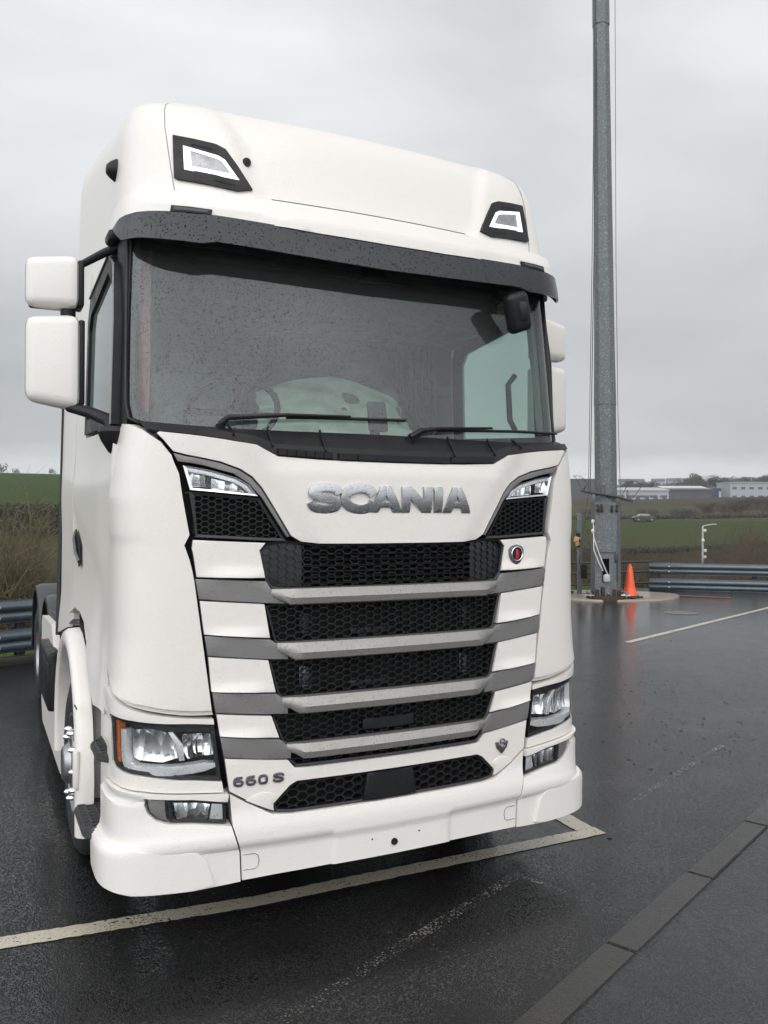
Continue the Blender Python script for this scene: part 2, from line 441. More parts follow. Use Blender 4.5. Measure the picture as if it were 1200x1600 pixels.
TRUCK = empty('lorry', (0, 0, 0), 0, 'white high-roof tractor lorry parked nose-on over the painted bay line', 'lorry')
FB = fmap(BODY); FG = fmap(GLASSF); FC = fmap(COWL); FR = fmap(ROOF)

# ------------------------------------------------------------------ front panels
HOOD_R = [(0, 1.836), (.20, 1.836), (.40, 1.838), (.485, 1.848), (.532, 1.875), (.609, 2.001), (.67, 2.099), (.715, 2.149), (.774, 2.186), (.861, 2.216), (.993, 2.242), (1.036, 2.258), (1.070, 2.308), (1.098, 2.338), (1.088, 2.345), (.85, 2.318), (.70, 2.296), (.66, 2.275), (.60, 2.246), (.40, 2.236), (.23, 2.232), (0, 2.231)]
def hood_off(s, z):
    a = abs(s)
    edge = .40+.30*(z-1.84)/.4
    return .014*(1-sst(edge, edge+.05, a)) - .020*(1-sst(2.20, 2.165, z)) * (1-sst(.5, .75, a))*.0 - .012*sst(2.19, 2.235, z)*(1-sst(.55, .7, a))
panel('front_lid', FB, mirror(HOOD_R), WHITE, TRUCK, off=.004, th=.035, bev=.006, offf=hood_off, dv=.04, du=.05)
for sg in (-1, 1):
    panel('grey_trim_strip', FB, [(.540, 1.872), (.616, 1.998), (.677, 2.094), (.722, 2.143), (.780, 2.179), (.865, 2.209), (.997, 2.235), (1.036, 2.249), (1.022, 2.213), (.932, 2.196), (.803, 2.163), (.732, 2.117), (.672, 2.053), (.552, 1.869)], GREY, TRUCK, off=.0, th=.03, bev=.003, sgn=sg)
    lamp_poly = [(1.008, 2.196), (.90, 2.175), (.79, 2.145), (.731, 2.113), (.690, 2.060), (.989, 2.086)]
    ul = panel('upper_lamp', FB, lamp_poly, BLACK, TRUCK, off=-.07, th=.0, sgn=sg)
    bm = bmesh.new(); rimbars(bm, FB, lamp_poly, .008, -.07, -.004, sg); finish(bm, 'lamp_rim', CHROME, ul)
    panel('lamp_cover', FB, lamp_poly, LGLASS, ul, off=-.003, th=0, sgn=sg)
    panel('lamp_reflector', FB, [(.995, 2.17), (.93, 2.160), (.925, 2.10), (.985, 2.100)], REFL, ul, off=-.03, th=.02, sgn=sg, offf=lambda s, z: -.25*(s-.96)**2*40*.1, bev=.002)
    panel('lamp_reflector', FB, [(.90, 2.14), (.80, 2.12), (.745, 2.078), (.90, 2.088)], REFL, ul, off=-.035, th=.02, sgn=sg, bev=.002)
    panel('lamp_reflector', FB, [(1.0, 2.188), (.90, 2.168), (.79, 2.137), (.74, 2.108), (.71, 2.072), (.73, 2.072), (.76, 2.10), (.81, 2.124), (.91, 2.150), (.995, 2.168)], SATIN, ul, off=-.012, th=.03, sgn=sg, bev=.002)
    mp_ = [(.992, 2.078), (.684, 2.050), (.571, 1.873), (.555, 1.852), (.64, 1.853), (.973, 1.872)]
    sm = panel('side_grille', FB, mp_, VOID, TRUCK, off=-.06, th=0, sgn=sg)
    bm = bmesh.new(); hexbars(bm, FB, mp_, .026, .020, .0130, .0046, -.035, -.012, sg); rimbars(bm, FB, mp_, .012, -.05, -.006, sg)
    finish(bm, 'grille_mesh', MESHB, sm, smooth=False)

# corner panels
def corner_off(s, z):
    return .010*sst(1.16, 1.20, z)*0
for sg in (-1, 1):
    panel('corner_panel', FB, [(.897, 1.082), (.99, 1.086), (1.113, 1.121), (1.202, 1.140), (1.294, 1.166), (1.36, 1.23), (1.415, 1.26), (1.415, 2.2), (1.39, 2.36), (1.355, 2.398), (1.27, 2.385), (1.162, 2.352), (1.082, 2.30), (1.043, 2.243), (1.018, 2.158), (.990, 1.881), (1.003, 1.835), (.99, 1.77)], WHITE, TRUCK, off=0, th=.05, bev=.008, sgn=sg, du=.035, dv=.05, vcuts=(1.15, 1.22, 1.4, 1.84, 1.88, 2.05, 2.2))
    # the lip along its foot
    panel('corner_lip', FB, [(.888, 1.058), (.99, 1.062), (1.12, 1.098), (1.24, 1.128), (1.36, 1.175), (1.36, 1.215), (1.29, 1.158), (1.20, 1.133), (1.11, 1.115), (.99, 1.080), (.894, 1.076)], WHITE, TRUCK, off=-.022, th=.03, bev=.004, sgn=sg, du=.04)

# inner bulkhead so that nothing shows through the panel gaps
BK = mirror([(0, .30), (.74, .31), (.80, .70), (.86, 1.0), (1.33, 1.10), (1.37, 1.2), (1.38, 2.3), (1.16, 2.32), (.9, 2.27), (.6, 2.2), (0, 2.2)])
panel('bulkhead_liner', FB, BK, VOID, TRUCK, off=-.085, th=0, du=.08, dv=.2)

# white blocks, grey slats, silver bars
blocks = [[(.981, 1.858), (.655, 1.842), (.682, 1.808), (.656, 1.680), (.966, 1.690), (.984, 1.821)],
          [(.952, 1.582), (.659, 1.558), (.632, 1.401), (.932, 1.430)],
          [(.913, 1.326), (.640, 1.297), (.604, 1.146), (.899, 1.169)],
          [(.875, 1.063), (.624, 1.036), (.586, .932), (.860, .964)]]
slat_out = [[(.972, 1.682), (.652, 1.664), (.628, 1.628), (.560, 1.60), (.560, 1.556), (.653, 1.564), (.956, 1.590)],
            [(.930, 1.423), (.628, 1.392), (.600, 1.372), (.545, 1.34), (.545, 1.296), (.64, 1.303), (.917, 1.333)],
            [(.895, 1.162), (.600, 1.138), (.575, 1.118), (.545, 1.09), (.545, 1.041), (.64, 1.048), (.880, 1.071)],
            [(.859, .957), (.581, .924), (.556, .900), (.53, .87), (.53, .830), (.62, .836), (.842, .866)]]
cen = [(1.627, 1.552, .628), (1.374, 1.292, .600), (1.118, 1.039, .575), (.899, .828, .552)]
def block_off(zb):
    return lambda s, z: -.018*sst(zb-.045, zb+.02, z)
for bi, bl in enumerate(blocks):
    for sg in (-1, 1):
        zt = max(p[1] for p in bl); zb = min(p[1] for p in bl)
        b_ = panel('side_block', FB, bl, WHITE, TRUCK, off=.0, th=.04, bev=.004, sgn=sg, dv=.025,
              offf=lambda s, z, zb=zb, zt=zt: .016*(1-sst(zb+.01, zb+.055, z))*sst(.62, .72, abs(s))*(1-sst(.86, .93, abs(s))))
for i, (so_, (zt, zb, hw)) in enumerate(zip(slat_out, cen)):
    for sg in (-1, 1):
        panel('grey_slat', FB, so_, GREY, TRUCK, off=.004, th=.04, bev=.003, sgn=sg)
    # facetted centre bar, a light top face that steps out at both ends
    bm = bmesh.new(); n = 28; rows = []
    for j in range(n+1):
        s = -hw + 2*hw*j/n; a = abs(s)
        k_ = 1-sst(hw-.09, hw-.005, a)     # 0 at the ends
        mid = zb+(zt-zb)*(.30+.0*k_)
        zt_ = zt - .0*(1-k_); zb_ = zb + (zt-zb)*.55*(1-k_)
        pr = .004+.034*k_
        rows.append([bm.verts.new(FB(s, zz, ww)) for zz, ww in ((zt_, -.05), (zt_, pr*.55), (zt_-.006, pr*.65), (min(zt_, mid+(zb_-zb)*.7)+.012, pr), (zb_+.006, pr*.82), (zb_, pr*.6), (zb_, -.05))])
    for a_, b_ in zip(rows, rows[1:]):
        for q in range(6): bm.faces.new((a_[q], a_[q+1], b_[q+1], b_[q]))
    bmesh.ops.reverse_faces(bm, faces=bm.faces[:]) if False else None
    bmesh.ops.recalc_face_normals(bm, faces=bm.faces[:])
    finish(bm, 'silver_grille_bar', SILVER, TRUCK, ang=30)

grilles = [mirror([(0, 1.622), (.562, 1.622), (.623, 1.630), (.654, 1.668), (.680, 1.808), (.650, 1.842), (.56, 1.852), (.49, 1.845), (.40, 1.832), (0, 1.832)]),
           mirror([(0, 1.370), (.590, 1.370), (.608, 1.382), (.652, 1.550), (.61, 1.556), (0, 1.552)]),
           mirror([(0, 1.114), (.57, 1.114), (.590, 1.129), (.634, 1.292), (.60, 1.298), (0, 1.292)]),
           mirror([(0, .895), (.55, .895), (.568, .912), (.618, 1.030), (.58, 1.041), (0, 1.039)]),
           mirror([(0, .788), (.50, .788), (.54, .822), (.52, .830), (0, .830)])]
for gi, g in enumerate(grilles):
    zt = max(p[1] for p in g); zb = min(p[1] for p in g)
    go = panel('grille', FB, g, VOID, TRUCK, off=-.075, th=0, du=.1, dv=.1)
    bm = bmesh.new()
    deep = -.012 if gi < 4 else -.02
    hexbars(bm, FB, g, .032, .027, .0160 if gi else .0165, .0052, -.042, deep-.008)
    rimbars(bm, FB, g, .009, -.07, -.006)
    finish(bm, 'grille_mesh', MESHB, go, smooth=False)
    if gi == 0:      # louvres across the middle of the top grille, honeycomb plates at its ends
        bm = bmesh.new()
        for q in range(7):
            zz = 1.645+q*.0275
            for j in range(16):
                s0 = -.46+j*.0575; s1 = s0+.0575
                v = [bm.verts.new(FB(s, z_, w_)) for s, z_, w_ in ((s0, zz, -.012), (s1, zz, -.012), (s1, zz+.012, -.040), (s0, zz+.012, -.040), (s0, zz-.004, -.03), (s1, zz-.004, -.03))]
                bm.faces.new((v[0], v[1], v[2], v[3])); bm.faces.new((v[4], v[5], v[1], v[0]))
        finish(bm, 'grille_louvre', BLACK, go)
        for sg in (-1, 1):
            panel('grille_end_plate', FB, [(.47, 1.63), (.62, 1.635), (.648, 1.67), (.672, 1.806), (.645, 1.838), (.56, 1.846), (.49, 1.84), (.47, 1.836)], MESHB, go, off=-.029, th=.01, sgn=sg)
    if gi in (1, 2):
        for sg in (-1, 1):
            bm = bmesh.new(); c_ = FB(sg*.45, (zt+zb)/2-.01, -.062)
            box(bm, c_, (.05, .012, .10), bev=.004)
            for j in range(5): box(bm, c_+Vector((0, -.008, -.04+j*.02)), (.055, .01, .006))
            finish(bm, 'radiator_fitting', STEEL if gi == 1 else BADGE, go)
        bm = bmesh.new(); box(bm, FB(-.1, zb+.035, -.06), (.22, .012, .03), bev=.004)
        finish(bm, 'radiator_clip', STEEL, go)
    if gi == 3:
        panel('grille_insert', FB, [(-.16, .925), (.12, .925), (.12, .975), (-.16, .975)], BLACK, go, off=-.012, th=.02, dv=.1)

# lower white panel with the thin bar above the bottom grille
panel('lower_front_panel', FB, mirror([(0, .722), (.38, .722), (.50, .722), (.535, .705), (.614, .628), (.612, .596), (.748, .666), (.816, .708), (.838, .858), (.62, .832), (.545, .824), (.510, .783), (.45, .780), (0, .780)]), WHITE, TRUCK, off=0, th=.04, bev=.004, dv=.04, du=.05)
for sg in (-1, 1):
    panel('tow_eye_flap', FB, [(.622, .600), (.742, .657), (.70, .680), (.665, .688), (.628, .684), (.60, .664), (.622, .630)], WHITE, TRUCK, off=.003, th=.01, bev=.002, sgn=sg)
LG = mirror([(0, .580), (.529, .580), (.60, .590), (.612, .622), (.532, .700), (.50, .716), (.38, .716), (0, .716)])
lg = panel('lower_grille', FB, LG, VOID, TRUCK, off=-.08, th=0)
bm = bmesh.new(); hexbars(bm, FB, LG, .040, .030, .0200, .0075, -.05, -.018); rimbars(bm, FB, LG, .008, -.07, -.004)
finish(bm, 'grille_mesh', MESHB, lg, smooth=False)
panel('radar_cover', FB, [(-.165, .582), (.130, .582), (.105, .713), (-.140, .713)], BLACK, TRUCK, off=.006, th=.05, bev=.008)

# bumper
def mid_off(s, z):
    a = abs(s)
    o = .022*sst(.44, .462, z)*(1-sst(.50, .64, z)) - .0*a
    o += .010*(1-sst(.318, .332, a))*(1-sst(.452, .462, z))
    return o
BM_R = [(0, .304), (.34, .304), (.60, .300), (.758, .294), (.764, .429), (.802, .551), (.815, .694), (.748, .652), (.62, .582), (.529, .573), (0, .573)]
bumper = panel('bumper_centre', FB, mirror(BM_R), WHITE2, TRUCK, off=0, th=.12, bev=.010, offf=mid_off, dv=.018, du=.035, ucuts=(.318, .332, -.318, -.332))
bm = bmesh.new(); lathe(bm, [(.001, 0), (.010, 0), (.012, -.003), (.017, -.004), (.017, .01)], 20, 'Y', FB(0, .362, .0)+Vector((0, -.013, 0)))
finish(bm, 'tow_pin_hole', VOID, bumper)
for x_ in (-.12, .14):
    bm = bmesh.new(); box(bm, FB(x_, .392, .012), (.006, .004, .006)); finish(bm, 'screw_hole', VOID, bumper)
for sg in (-1, 1):
    bm = bmesh.new()
    path = [FB(sg*s, z, .0012) for s, z in ((.752, .41), (.70, .41), (.685, .40), (.68, .375), (.685, .35), (.70, .34), (.752, .34))]
    tube(bm, path, .0018, 5); finish(bm, 'cap_outline', GREY, bumper)
def cor_off(s, z):
    zt = interp(s, [(.88, .30), (.895, .395), (.94, .445), (1.0, .468), (1.25, .503), (1.6, .49)])
    plate = .013*(1-sst(zt-.006, zt+.006, z))*sst(.885, .905, s)
    step = -.020*(1-sst(.50, .56, z))*(sst(zt, zt+.02, z))*.3
    fold = .016*sst(.56, .50, z) if False else 0
    lip = .016*sst(.655+.05*sst(.85, 1.2, s), .668+.05*sst(.85, 1.2, s), z)
    fold = .020*sst(.44, .462, z)*(1-sst(.50, .62, z))*(1-sst(1.0, 1.25, s))
    return lip+fold+.006*(1-sst(.505, .53, z))
BC = [(.766, .292), (.98, .278), (1.142, .281), (1.234, .296), (1.36, .31), (1.50, .32), (1.50, .71), (1.40, .735), (1.292, .742), (1.134, .732), (.982, .709), (.822, .697), (.826, .664), (.98, .692), (1.05, .703), (1.12, .712), (1.098, .640), (1.07, .606), (1.037, .588), (.826, .555), (.808, .551), (.772, .429)]
for sg in (-1, 1):
    panel('bumper_corner', FB, BC, WHITE2, TRUCK, off=0, th=.10, bev=.007, sgn=sg, du=.022, dv=.016, offf=cor_off)
    panel('bumper_plate', FB, [(.888, .298), (.980, .286), (1.142, .290), (1.234, .304), (1.36, .318), (1.48, .326), (1.48, .488), (1.25, .500), (1.007, .464), (.965, .454), (.940, .436), (.921, .410), (.906, .365)], WHITE2, TRUCK, off=.022, th=.03, bev=.009, sgn=sg, du=.025, dv=.03)
    FO = [(1.112, .703), (1.05, .695), (.832, .661), (.827, .563), (1.035, .598), (1.063, .616), (1.088, .646)]
    fog = panel('fog_lamp', FB, [(1.044, .694), (.832, .660), (.827, .563), (1.035, .597)], VOID, TRUCK, off=-.05, th=0, sgn=sg)
    fp = [(1.044, .692), (.834, .659), (.829, .565), (1.033, .598)]
    bm = bmesh.new(); rimbars(bm, FB, fp, .010, -.05, -.006, sg); finish(bm, 'lamp_rim', BLACK, fog)
    panel('fog_reflector', FB, [(1.025, .678), (.90, .658), (.915, .590), (.93, .585), (1.015, .603)], REFL, fog, off=-.022, th=.02, bev=.003, sgn=sg, offf=lambda s, z: -.012*math.cos((s-.96)*60))
    panel('fog_side_plate', FB, [(.893, .655), (.846, .648), (.843, .576), (.905, .586)], SATIN, fog, off=-.018, th=.02, bev=.003, sgn=sg)
    panel('lamp_cover', FB, fp, LGLASS, fog, off=-.004, th=0, sgn=sg)
    panel('fog_lamp_blank', FB, [(1.112, .702), (1.05, .692), (1.041, .600), (1.066, .615), (1.09, .646)], GREY, TRUCK, off=-.010, th=.02, bev=.003, sgn=sg)
    # headlight surround: above, below and round the outer end
    panel('headlight_surround', FB, [(.842, .705), (.98, .716), (1.134, .739), (1.292, .749), (1.40, .742), (1.46, .735), (1.46, 1.16), (1.40, 1.165), (1.33, 1.150), (1.241, 1.120), (1.134, 1.089), (.984, 1.050), (.889, 1.042), (.886, 1.018), (1.054, 1.036), (1.16, 1.051), (1.306, 1.064), (1.338, 1.050), (1.352, .93), (1.342, .84), (1.305, .820), (1.124, .802), (1.013, .777), (.850, .754)], WHITE, TRUCK, off=-.004, th=.06, bev=.007, sgn=sg, du=.03, dv=.03)
    HL = [(.888, 1.014), (1.054, 1.031), (1.16, 1.046), (1.302, 1.058), (1.332, 1.045), (1.345, .93), (1.336, .845), (1.303, .826), (1.124, .807), (1.013, .782), (.853, .760)]
    hl = panel('headlight', FB, HL, VOID, TRUCK, off=-.10, th=0, sgn=sg, du=.04, dv=.06)
    bm = bmesh.new(); rimbars(bm, FB, HL, .016, -.10, -.010, sg); finish(bm, 'headlight_bezel', BLACK, hl)
    panel('headlight_bezel', FB, [(.885, 1.005), (1.054, 1.022), (1.16, 1.036), (1.20, 1.030), (1.19, 1.010), (1.10, 1.012), (1.04, .995), (.885, .980)], BLACK, hl, off=-.02, th=.05, sgn=sg)
    panel('indicator', FB, [(1.318, 1.035), (1.288, 1.035), (1.283, .845), (1.310, .842), (1.333, .86), (1.338, .93)], AMBER, hl, off=-.02, th=.03, bev=.003, sgn=sg)
    def bowl(cx, cz, r_):
        return lambda s, z: -.045*max(0, 1-((s-cx)**2+(z-cz)**2)/r_**2)
    panel('headlight_reflector', FB, [(1.205, 1.00), (1.10, 1.003), (1.05, .985), (1.02, .93), (1.015, .87), (1.06, .850), (1.17, .860), (1.205, .875), (1.215, .93)], REFL, hl, off=-.035, th=.03, bev=.004, sgn=sg, offf=bowl(1.11, .925, .12), du=.02, dv=.02)
    panel('headlight_reflector', FB, [(1.005, .975), (.90, .962), (.883, .95), (.875, .875), (.90, .868), (.99, .862), (1.002, .90)], REFL, hl, off=-.040, th=.03, bev=.004, sgn=sg, offf=bowl(.94, .92, .08), du=.02, dv=.02)
    panel('reflector_divider', FB, [(1.045, .992), (1.03, .992), (1.003, .93), (.998, .86), (1.012, .858), (1.02, .93)], SATIN, hl, off=-.028, th=.03, bev=.003, sgn=sg)
    panel('daytime_light_blade', FB, [(1.268, 1.000), (1.225, 1.002), (1.228, .90), (1.21, .862), (1.17, .848), (1.03, .838), (.93, .845), (.872, .838), (.862, .826), (.93, .806), (1.03, .797), (1.15, .808), (1.235, .828), (1.262, .865)], SATIN, hl, off=-.016, th=.05, bev=.011, sgn=sg, du=.03, dv=.03)
    panel('lamp_cover', FB, HL, LGLASS, hl, off=-.002, th=0, sgn=sg, du=.03, dv=.05)

# ------------------------------------------------------------------ lettering and badges
def catmull(pts, n=8):
    r_ = []
    P_ = [pts[0]]+pts+[pts[-1]]
    for i in range(1, len(P_)-2):
        p0, p1, p2, p3 = P_[i-1:i+3]
        for j in range(n):
            t = j/n
            r_.append(tuple(.5*((2*p1[k])+(-p0[k]+p2[k])*t+(2*p0[k]-5*p1[k]+4*p2[k]-p3[k])*t*t+(-p0[k]+3*p1[k]-3*p2[k]+p3[k])*t**3) for k in range(2)))
    r_.append(pts[-1]); return r_
def stroke(pts, wd):
    Lp, Rp = [], []; n = len(pts)
    for i, p in enumerate(pts):
        a, b = pts[max(0, i-1)], pts[min(n-1, i+1)]; l_ = math.hypot(b[0]-a[0], b[1]-a[1]) or 1
        nx, ny = -(b[1]-a[1])/l_*wd/2, (b[0]-a[0])/l_*wd/2
        Lp.append((p[0]+nx, p[1]+ny)); Rp.append((p[0]-nx, p[1]-ny))
    return Lp+Rp[::-1]
def letters(name, polys, mat, parent, off=.0, th=.014, bev=.003, bulge=0.0, zc=2.05, hh=.07, f=FB, offf=None):
    for i, pl in enumerate(polys):
        fo = (lambda s, z: (offf(s, z) if offf else 0)+bulge*(1-((z-zc)/hh)**2))
        panel(name, f, pl, mat, parent, off=off+.0004*i, th=th, bev=bev, du=.03, dv=.018 if bulge else .05, offf=fo)
LETS = []
def S_poly(x0, w_, z0, h_, wd):
    k_ = [(.92, .64), (.84, .81), (.52, .87), (.21, .80), (.13, .68), (.24, .575), (.52, .51), (.78, .43), (.87, .31), (.79, .19), (.51, .13), (.18, .20), (.08, .38)]
    return stroke(catmull([(x0+a*w_, z0+b*h_) for a, b in k_]), wd)
def C_poly(x0, w_, z0, h_, wd):
    k_ = [(.95, .62), (.84, .80), (.56, .87), (.26, .76), (.13, .50), (.26, .24), (.56, .13), (.84, .20), (.95, .38)]
    return stroke(catmull([(x0+a*w_, z0+b*h_) for a, b in k_]), wd)
def A_polys(x0, x1, z0, z1, wd=.054):
    c_ = (x0+x1)/2; ap = .026; H = z1-z0; out_ = []
    for q in (-1, 1):
        xo = x0 if q < 0 else x1
        xi = xo-q*wd; top = c_+q*ap
        def lerpx(t, a_, b_): return a_+(b_-a_)*t
        # inner edge of the leg meets centre at height hi
        ti = .66; xin = lambda t: lerpx(t/ti, xi, c_)
        pts = [(c_, z0+H*.20), (xin(.20), z0+H*.20), (xi, z0), (xo, z0), (top, z1), (c_, z1), (c_, z0+H*ti), (xin(.42), z0+H*.42), (c_, z0+H*.42)]
        out_.append(pts)
    return out_
Z0, Z1 = 1.986, 2.116
LETS.append(S_poly(-.457, .165, Z0-.004, .142, .042))
LETS.append(C_poly(-.297, .180, Z0-.004, .142, .046))
LETS += A_polys(-.150, .034, Z0, Z1)
LETS.append([(.030, Z0), (.076, Z0), (.076, Z0+.070), (.146, Z0), (.199, Z0), (.199, Z1), (.153, Z1), (.153, Z0+.060), (.083, Z1), (.030, Z1)])
LETS.append([(.213, Z0), (.262, Z0), (.262, Z1), (.213, Z1)])
LETS += A_polys(.264, .438, Z0, Z1)
lt = panel('lettering_base', FB, [(-.44, 2.040), (.41, 2.040), (.41, 2.046), (-.44, 2.046)], WHITE, TRUCK, off=.0175, th=.001, bev=0)
lt.name = 'raised_lettering'
letters('letter', LETS, LETTER, lt, off=.020, th=.016, bev=.0035, bulge=.014, zc=2.070, hh=.085)
# model number 660 S
mn = panel('model_number', FB, [(-.79, .7465), (-.575, .7465), (-.575, .7475), (-.79, .7475)], WHITE, TRUCK, off=.001, th=.001, bev=0)
def six(x0):
    w_, h_, z_ = .046, .040, .728
    P6 = [(.88, .92), (.35, .92), (.12, .75), (.12, .25), (.35, .08), (.68, .08), (.88, .25), (.88, .42), (.68, .56), (.20, .56)]
    return stroke(catmull([(x0+a*w_, z_+b*h_) for a, b in P6], 3), .011)
def zero(x0):
    w_, h_, z_ = .044, .040, .728
    P0 = [(.5, .92), (.25, .9), (.12, .7), (.12, .3), (.25, .1), (.5, .08), (.75, .1), (.88, .3), (.88, .7), (.75, .9), (.54, .92)]
    return stroke(catmull([(x0+a*w_, z_+b*h_) for a, b in P0], 3), .011)
letters('digit', [six(-.799), six(-.742), zero(-.685), S_poly(-.617, .054, .726, .046, .011)], BADGE, mn, off=.006, th=.006, bev=.0015)
# round emblem: dark shield, bright ring, red beast on a blue-black field
def circ(cx, cz, r_, n=24, sx=1): return [(cx+r_*sx*math.cos(2*math.pi*i/n), cz+r_*math.sin(2*math.pi*i/n)) for i in range(n)]
ex, ez = .757, 1.763
shield = [(ex-.050, ez+.028), (ex-.034, ez+.046), (ex, ez+.054), (ex+.034, ez+.046), (ex+.050, ez+.028), (ex+.046, ez-.012), (ex+.026, ez-.042), (ex, ez-.055), (ex-.026, ez-.042), (ex-.046, ez-.012)]
em = panel('emblem', FB, shield, BADGE, TRUCK, off=.010, th=.012, bev=.002, du=.03)
bm = bmesh.new()
tube(bm, [FB(a, b, .013) for a, b in circ(ex, ez+.004, .037)+[circ(ex, ez+.004, .037)[0]]], .0035, 6); finish(bm, 'emblem_ring', CHROME, em)
panel('emblem_field', FB, circ(ex, ez+.004, .034), VOID, em, off=.012, th=.003, bev=0)
beast = [(-.004, -.026), (.006, -.024), (.013, -.010), (.010, .004), (.014, .014), (.005, .012), (.008, .024), (-.004, .028), (-.013, .018), (-.008, .012), (-.012, .002), (-.007, -.008), (-.011, -.018)]
panel('emblem_figure', FB, [(ex+a, ez+.002+b) for a, b in beast], RED, em, off=.016, th=.003, bev=.001)
# V8 badge
vx, vz = .660, .748
V = [(vx-.042, vz+.020), (vx-.024, vz+.020), (vx-.019, vz-.002), (vx, vz-.020), (vx+.019, vz-.002), (vx+.024, vz+.020), (vx+.042, vz+.020), (vx+.033, vz-.012), (vx, vz-.044), (vx-.033, vz-.012)]
vb = panel('engine_badge', FB, V, BADGE, TRUCK, off=.008, th=.008, bev=.0015)
for cz_, r_ in ((vz+.024, .0115), (vz+.003, .0135)):
    bm = bmesh.new(); pts = [FB(a, b, .011) for a, b in circ(vx, cz_, r_, 16, 1.25)]; tube(bm, pts+[pts[0]], .0038, 6, cap=False); finish(bm, 'badge_figure', BADGE, vb)

# ------------------------------------------------------------------ windscreen, scuttle, visor
WS_R = [(0, 2.376), (.51, 2.374), (.82, 2.378), (1.04, 2.398), (1.10, 2.425), (1.125, 2.48), (1.10, 3.31), (0, 3.31)]
ws = panel('windscreen', FG, mirror(WS_R), WGLASS, TRUCK, off=-.012, th=0, du=.05, dv=.08)
FRIT = [(0, 3.199), (.50, 3.197), (.83, 3.203), (.87, 3.222), (1.0, 3.228), (1.06, 3.24), (1.06, 3.32), (0, 3.32)]
panel('sun_strip', FG, mirror(FRIT), VOID, ws, off=-.018, th=0)
for sg in (-1, 1):
    panel('glass_border', FG, [(1.055, 2.40), (1.13, 2.43), (1.115, 3.31), (1.06, 3.31), (1.045, 3.2), (1.085, 2.9), (1.09, 2.5)], VOID, ws, off=-.017, th=0, sgn=sg)
    # burgundy inside trim of the pillar
    panel('pillar_trim', FG, [(1.035, 2.45), (1.11, 2.45), (1.10, 3.25), (1.005, 3.25)], BURG if sg < 0 else INT_M, TRUCK, off=-.06, th=.03, sgn=sg)
    # black A pillar, wrapping to the door
    panel('windscreen_pillar', FG, [(1.130, 2.40), (1.20, 2.395), (1.262, 2.405), (1.252, 3.33), (1.09, 3.33), (1.112, 3.0), (1.135, 2.5)], BLACK, TRUCK, off=-.002, th=.05, bev=.012, sgn=sg, du=.03)
    bm = bmesh.new(); tube(bm, [FG(sg*s, z, .0) for s, z in ((1.118, 3.31), (1.132, 2.9), (1.138, 2.50), (1.115, 2.42), (1.05, 2.394), (.82, 2.370))], .007, 6)
    finish(bm, 'windscreen_seal', RUBBER, TRUCK)
# scuttle between lid and glass
bm = bmesh.new(); n = 46; rows = []
def lidtop(a): return interp(a, [(0, 2.231), (.23, 2.232), (.60, 2.246), (.66, 2.275), (.70, 2.296), (.85, 2.318), (1.07, 2.343), (1.2, 2.36)])
def glb(a): return interp(a, [(0, 2.380), (.51, 2.378), (.82, 2.382), (1.04, 2.402), (1.2, 2.42)])
for j in range(n+1):
    s = -1.15+2.3*j/n; a = abs(s)
    A_ = FB(s, lidtop(a)-.01, -.03); A2 = FB(s, lidtop(a)+.004, .004); B_ = FG(s, glb(a), -.002); 
    zl = lidtop(a)
    p1 = A2.lerp(B_, .30)+Vector((0, -.012, .018)); p2 = A2.lerp(B_, .36)+Vector((0, -.004, .010)); p3 = A2.lerp(B_, .72)+Vector((0, 0, .012)); B2 = FG(s, glb(a)-.02, -.05)
    rows.append([bm.verts.new(p) for p in (A_, A2, p1, p2, p3, B_, B2)])
for a_, b_ in zip(rows, rows[1:]):
    for q in range(6): bm.faces.new((a_[q], b_[q], b_[q+1], a_[q+1]))
sc = finish(bm, 'scuttle_panel', BLACK, TRUCK, ang=25)
bm = bmesh.new()
for s in (-.62, -.36, .36, .62, .80, -.80):
    a = abs(s); A2 = FB(s, lidtop(a)+.006, .002); B_ = FG(s, glb(a), 0); m_ = A2.lerp(B_, .55)+Vector((0, -.014, .014)); d_ = (B_-A2)
    box(bm, m_, (.008, d_.length*.8, .012), rot=Vector((0, 1, 0)).rotation_difference(d_), bev=.002)
    finish(bm, 'scuttle_rib', BLACK, sc); bm = bmesh.new()
bm.free()
for s0, s1 in ((-.60, -.33), (.33, .60), (-.30, .30)):
    bm = bmesh.new()
    for j in range(6):
        sA = s0+(s1-s0)*(j+.5)/6; a = abs(sA); c_ = FB(sA, lidtop(a)+.022, .004)
        box(bm, c_, (abs(s1-s0)/6*1.0, .018, .030), rot=Matrix.Rotation(-.14*sA, 3, 'Z'), bev=.0)
    finish(bm, 'scuttle_grip', BLACK, sc)
# wipers
def wiper(base, elbow, b0, b1, btip):
    wp = empty('wiper', (0, 0, 0)); wp.parent = TRUCK
    bm = bmesh.new()
    pb = FG(*base, .028); tube(bm, [FG(base[0], base[1]-.03, .010), pb], [.026, .022], 10)
    tube(bm, [pb, FG(*elbow, .045), FG(*b0, .042), FG(*btip, .038)], [.019, .014, .009, .006], 8)
    finish(bm, 'wiper_arm', BLACK, wp)
    bm = bmesh.new(); n_ = 10
    tube(bm, [FG(b0[0]+(b1[0]-b0[0])*i/n_, b0[1]+(b1[1]-b0[1])*i/n_-.006, .018) for i in range(n_+1)], .007, 6)
    tube(bm, [FG(b0[0]+(b1[0]-b0[0])*i/n_, b0[1]+(b1[1]-b0[1])*i/n_-.010, .004) for i in range(n_+1)], .005, 4)
    finish(bm, 'wiper_blade', RUBBER, wp)
wiper((-.835, 2.395), (-.80, 2.428), (-.52, 2.452), (.12, 2.468), (-.2, 2.460))
wiper((.13, 2.372), (.19, 2.408), (.30, 2.425), (1.07, 2.462), (.65, 2.448))

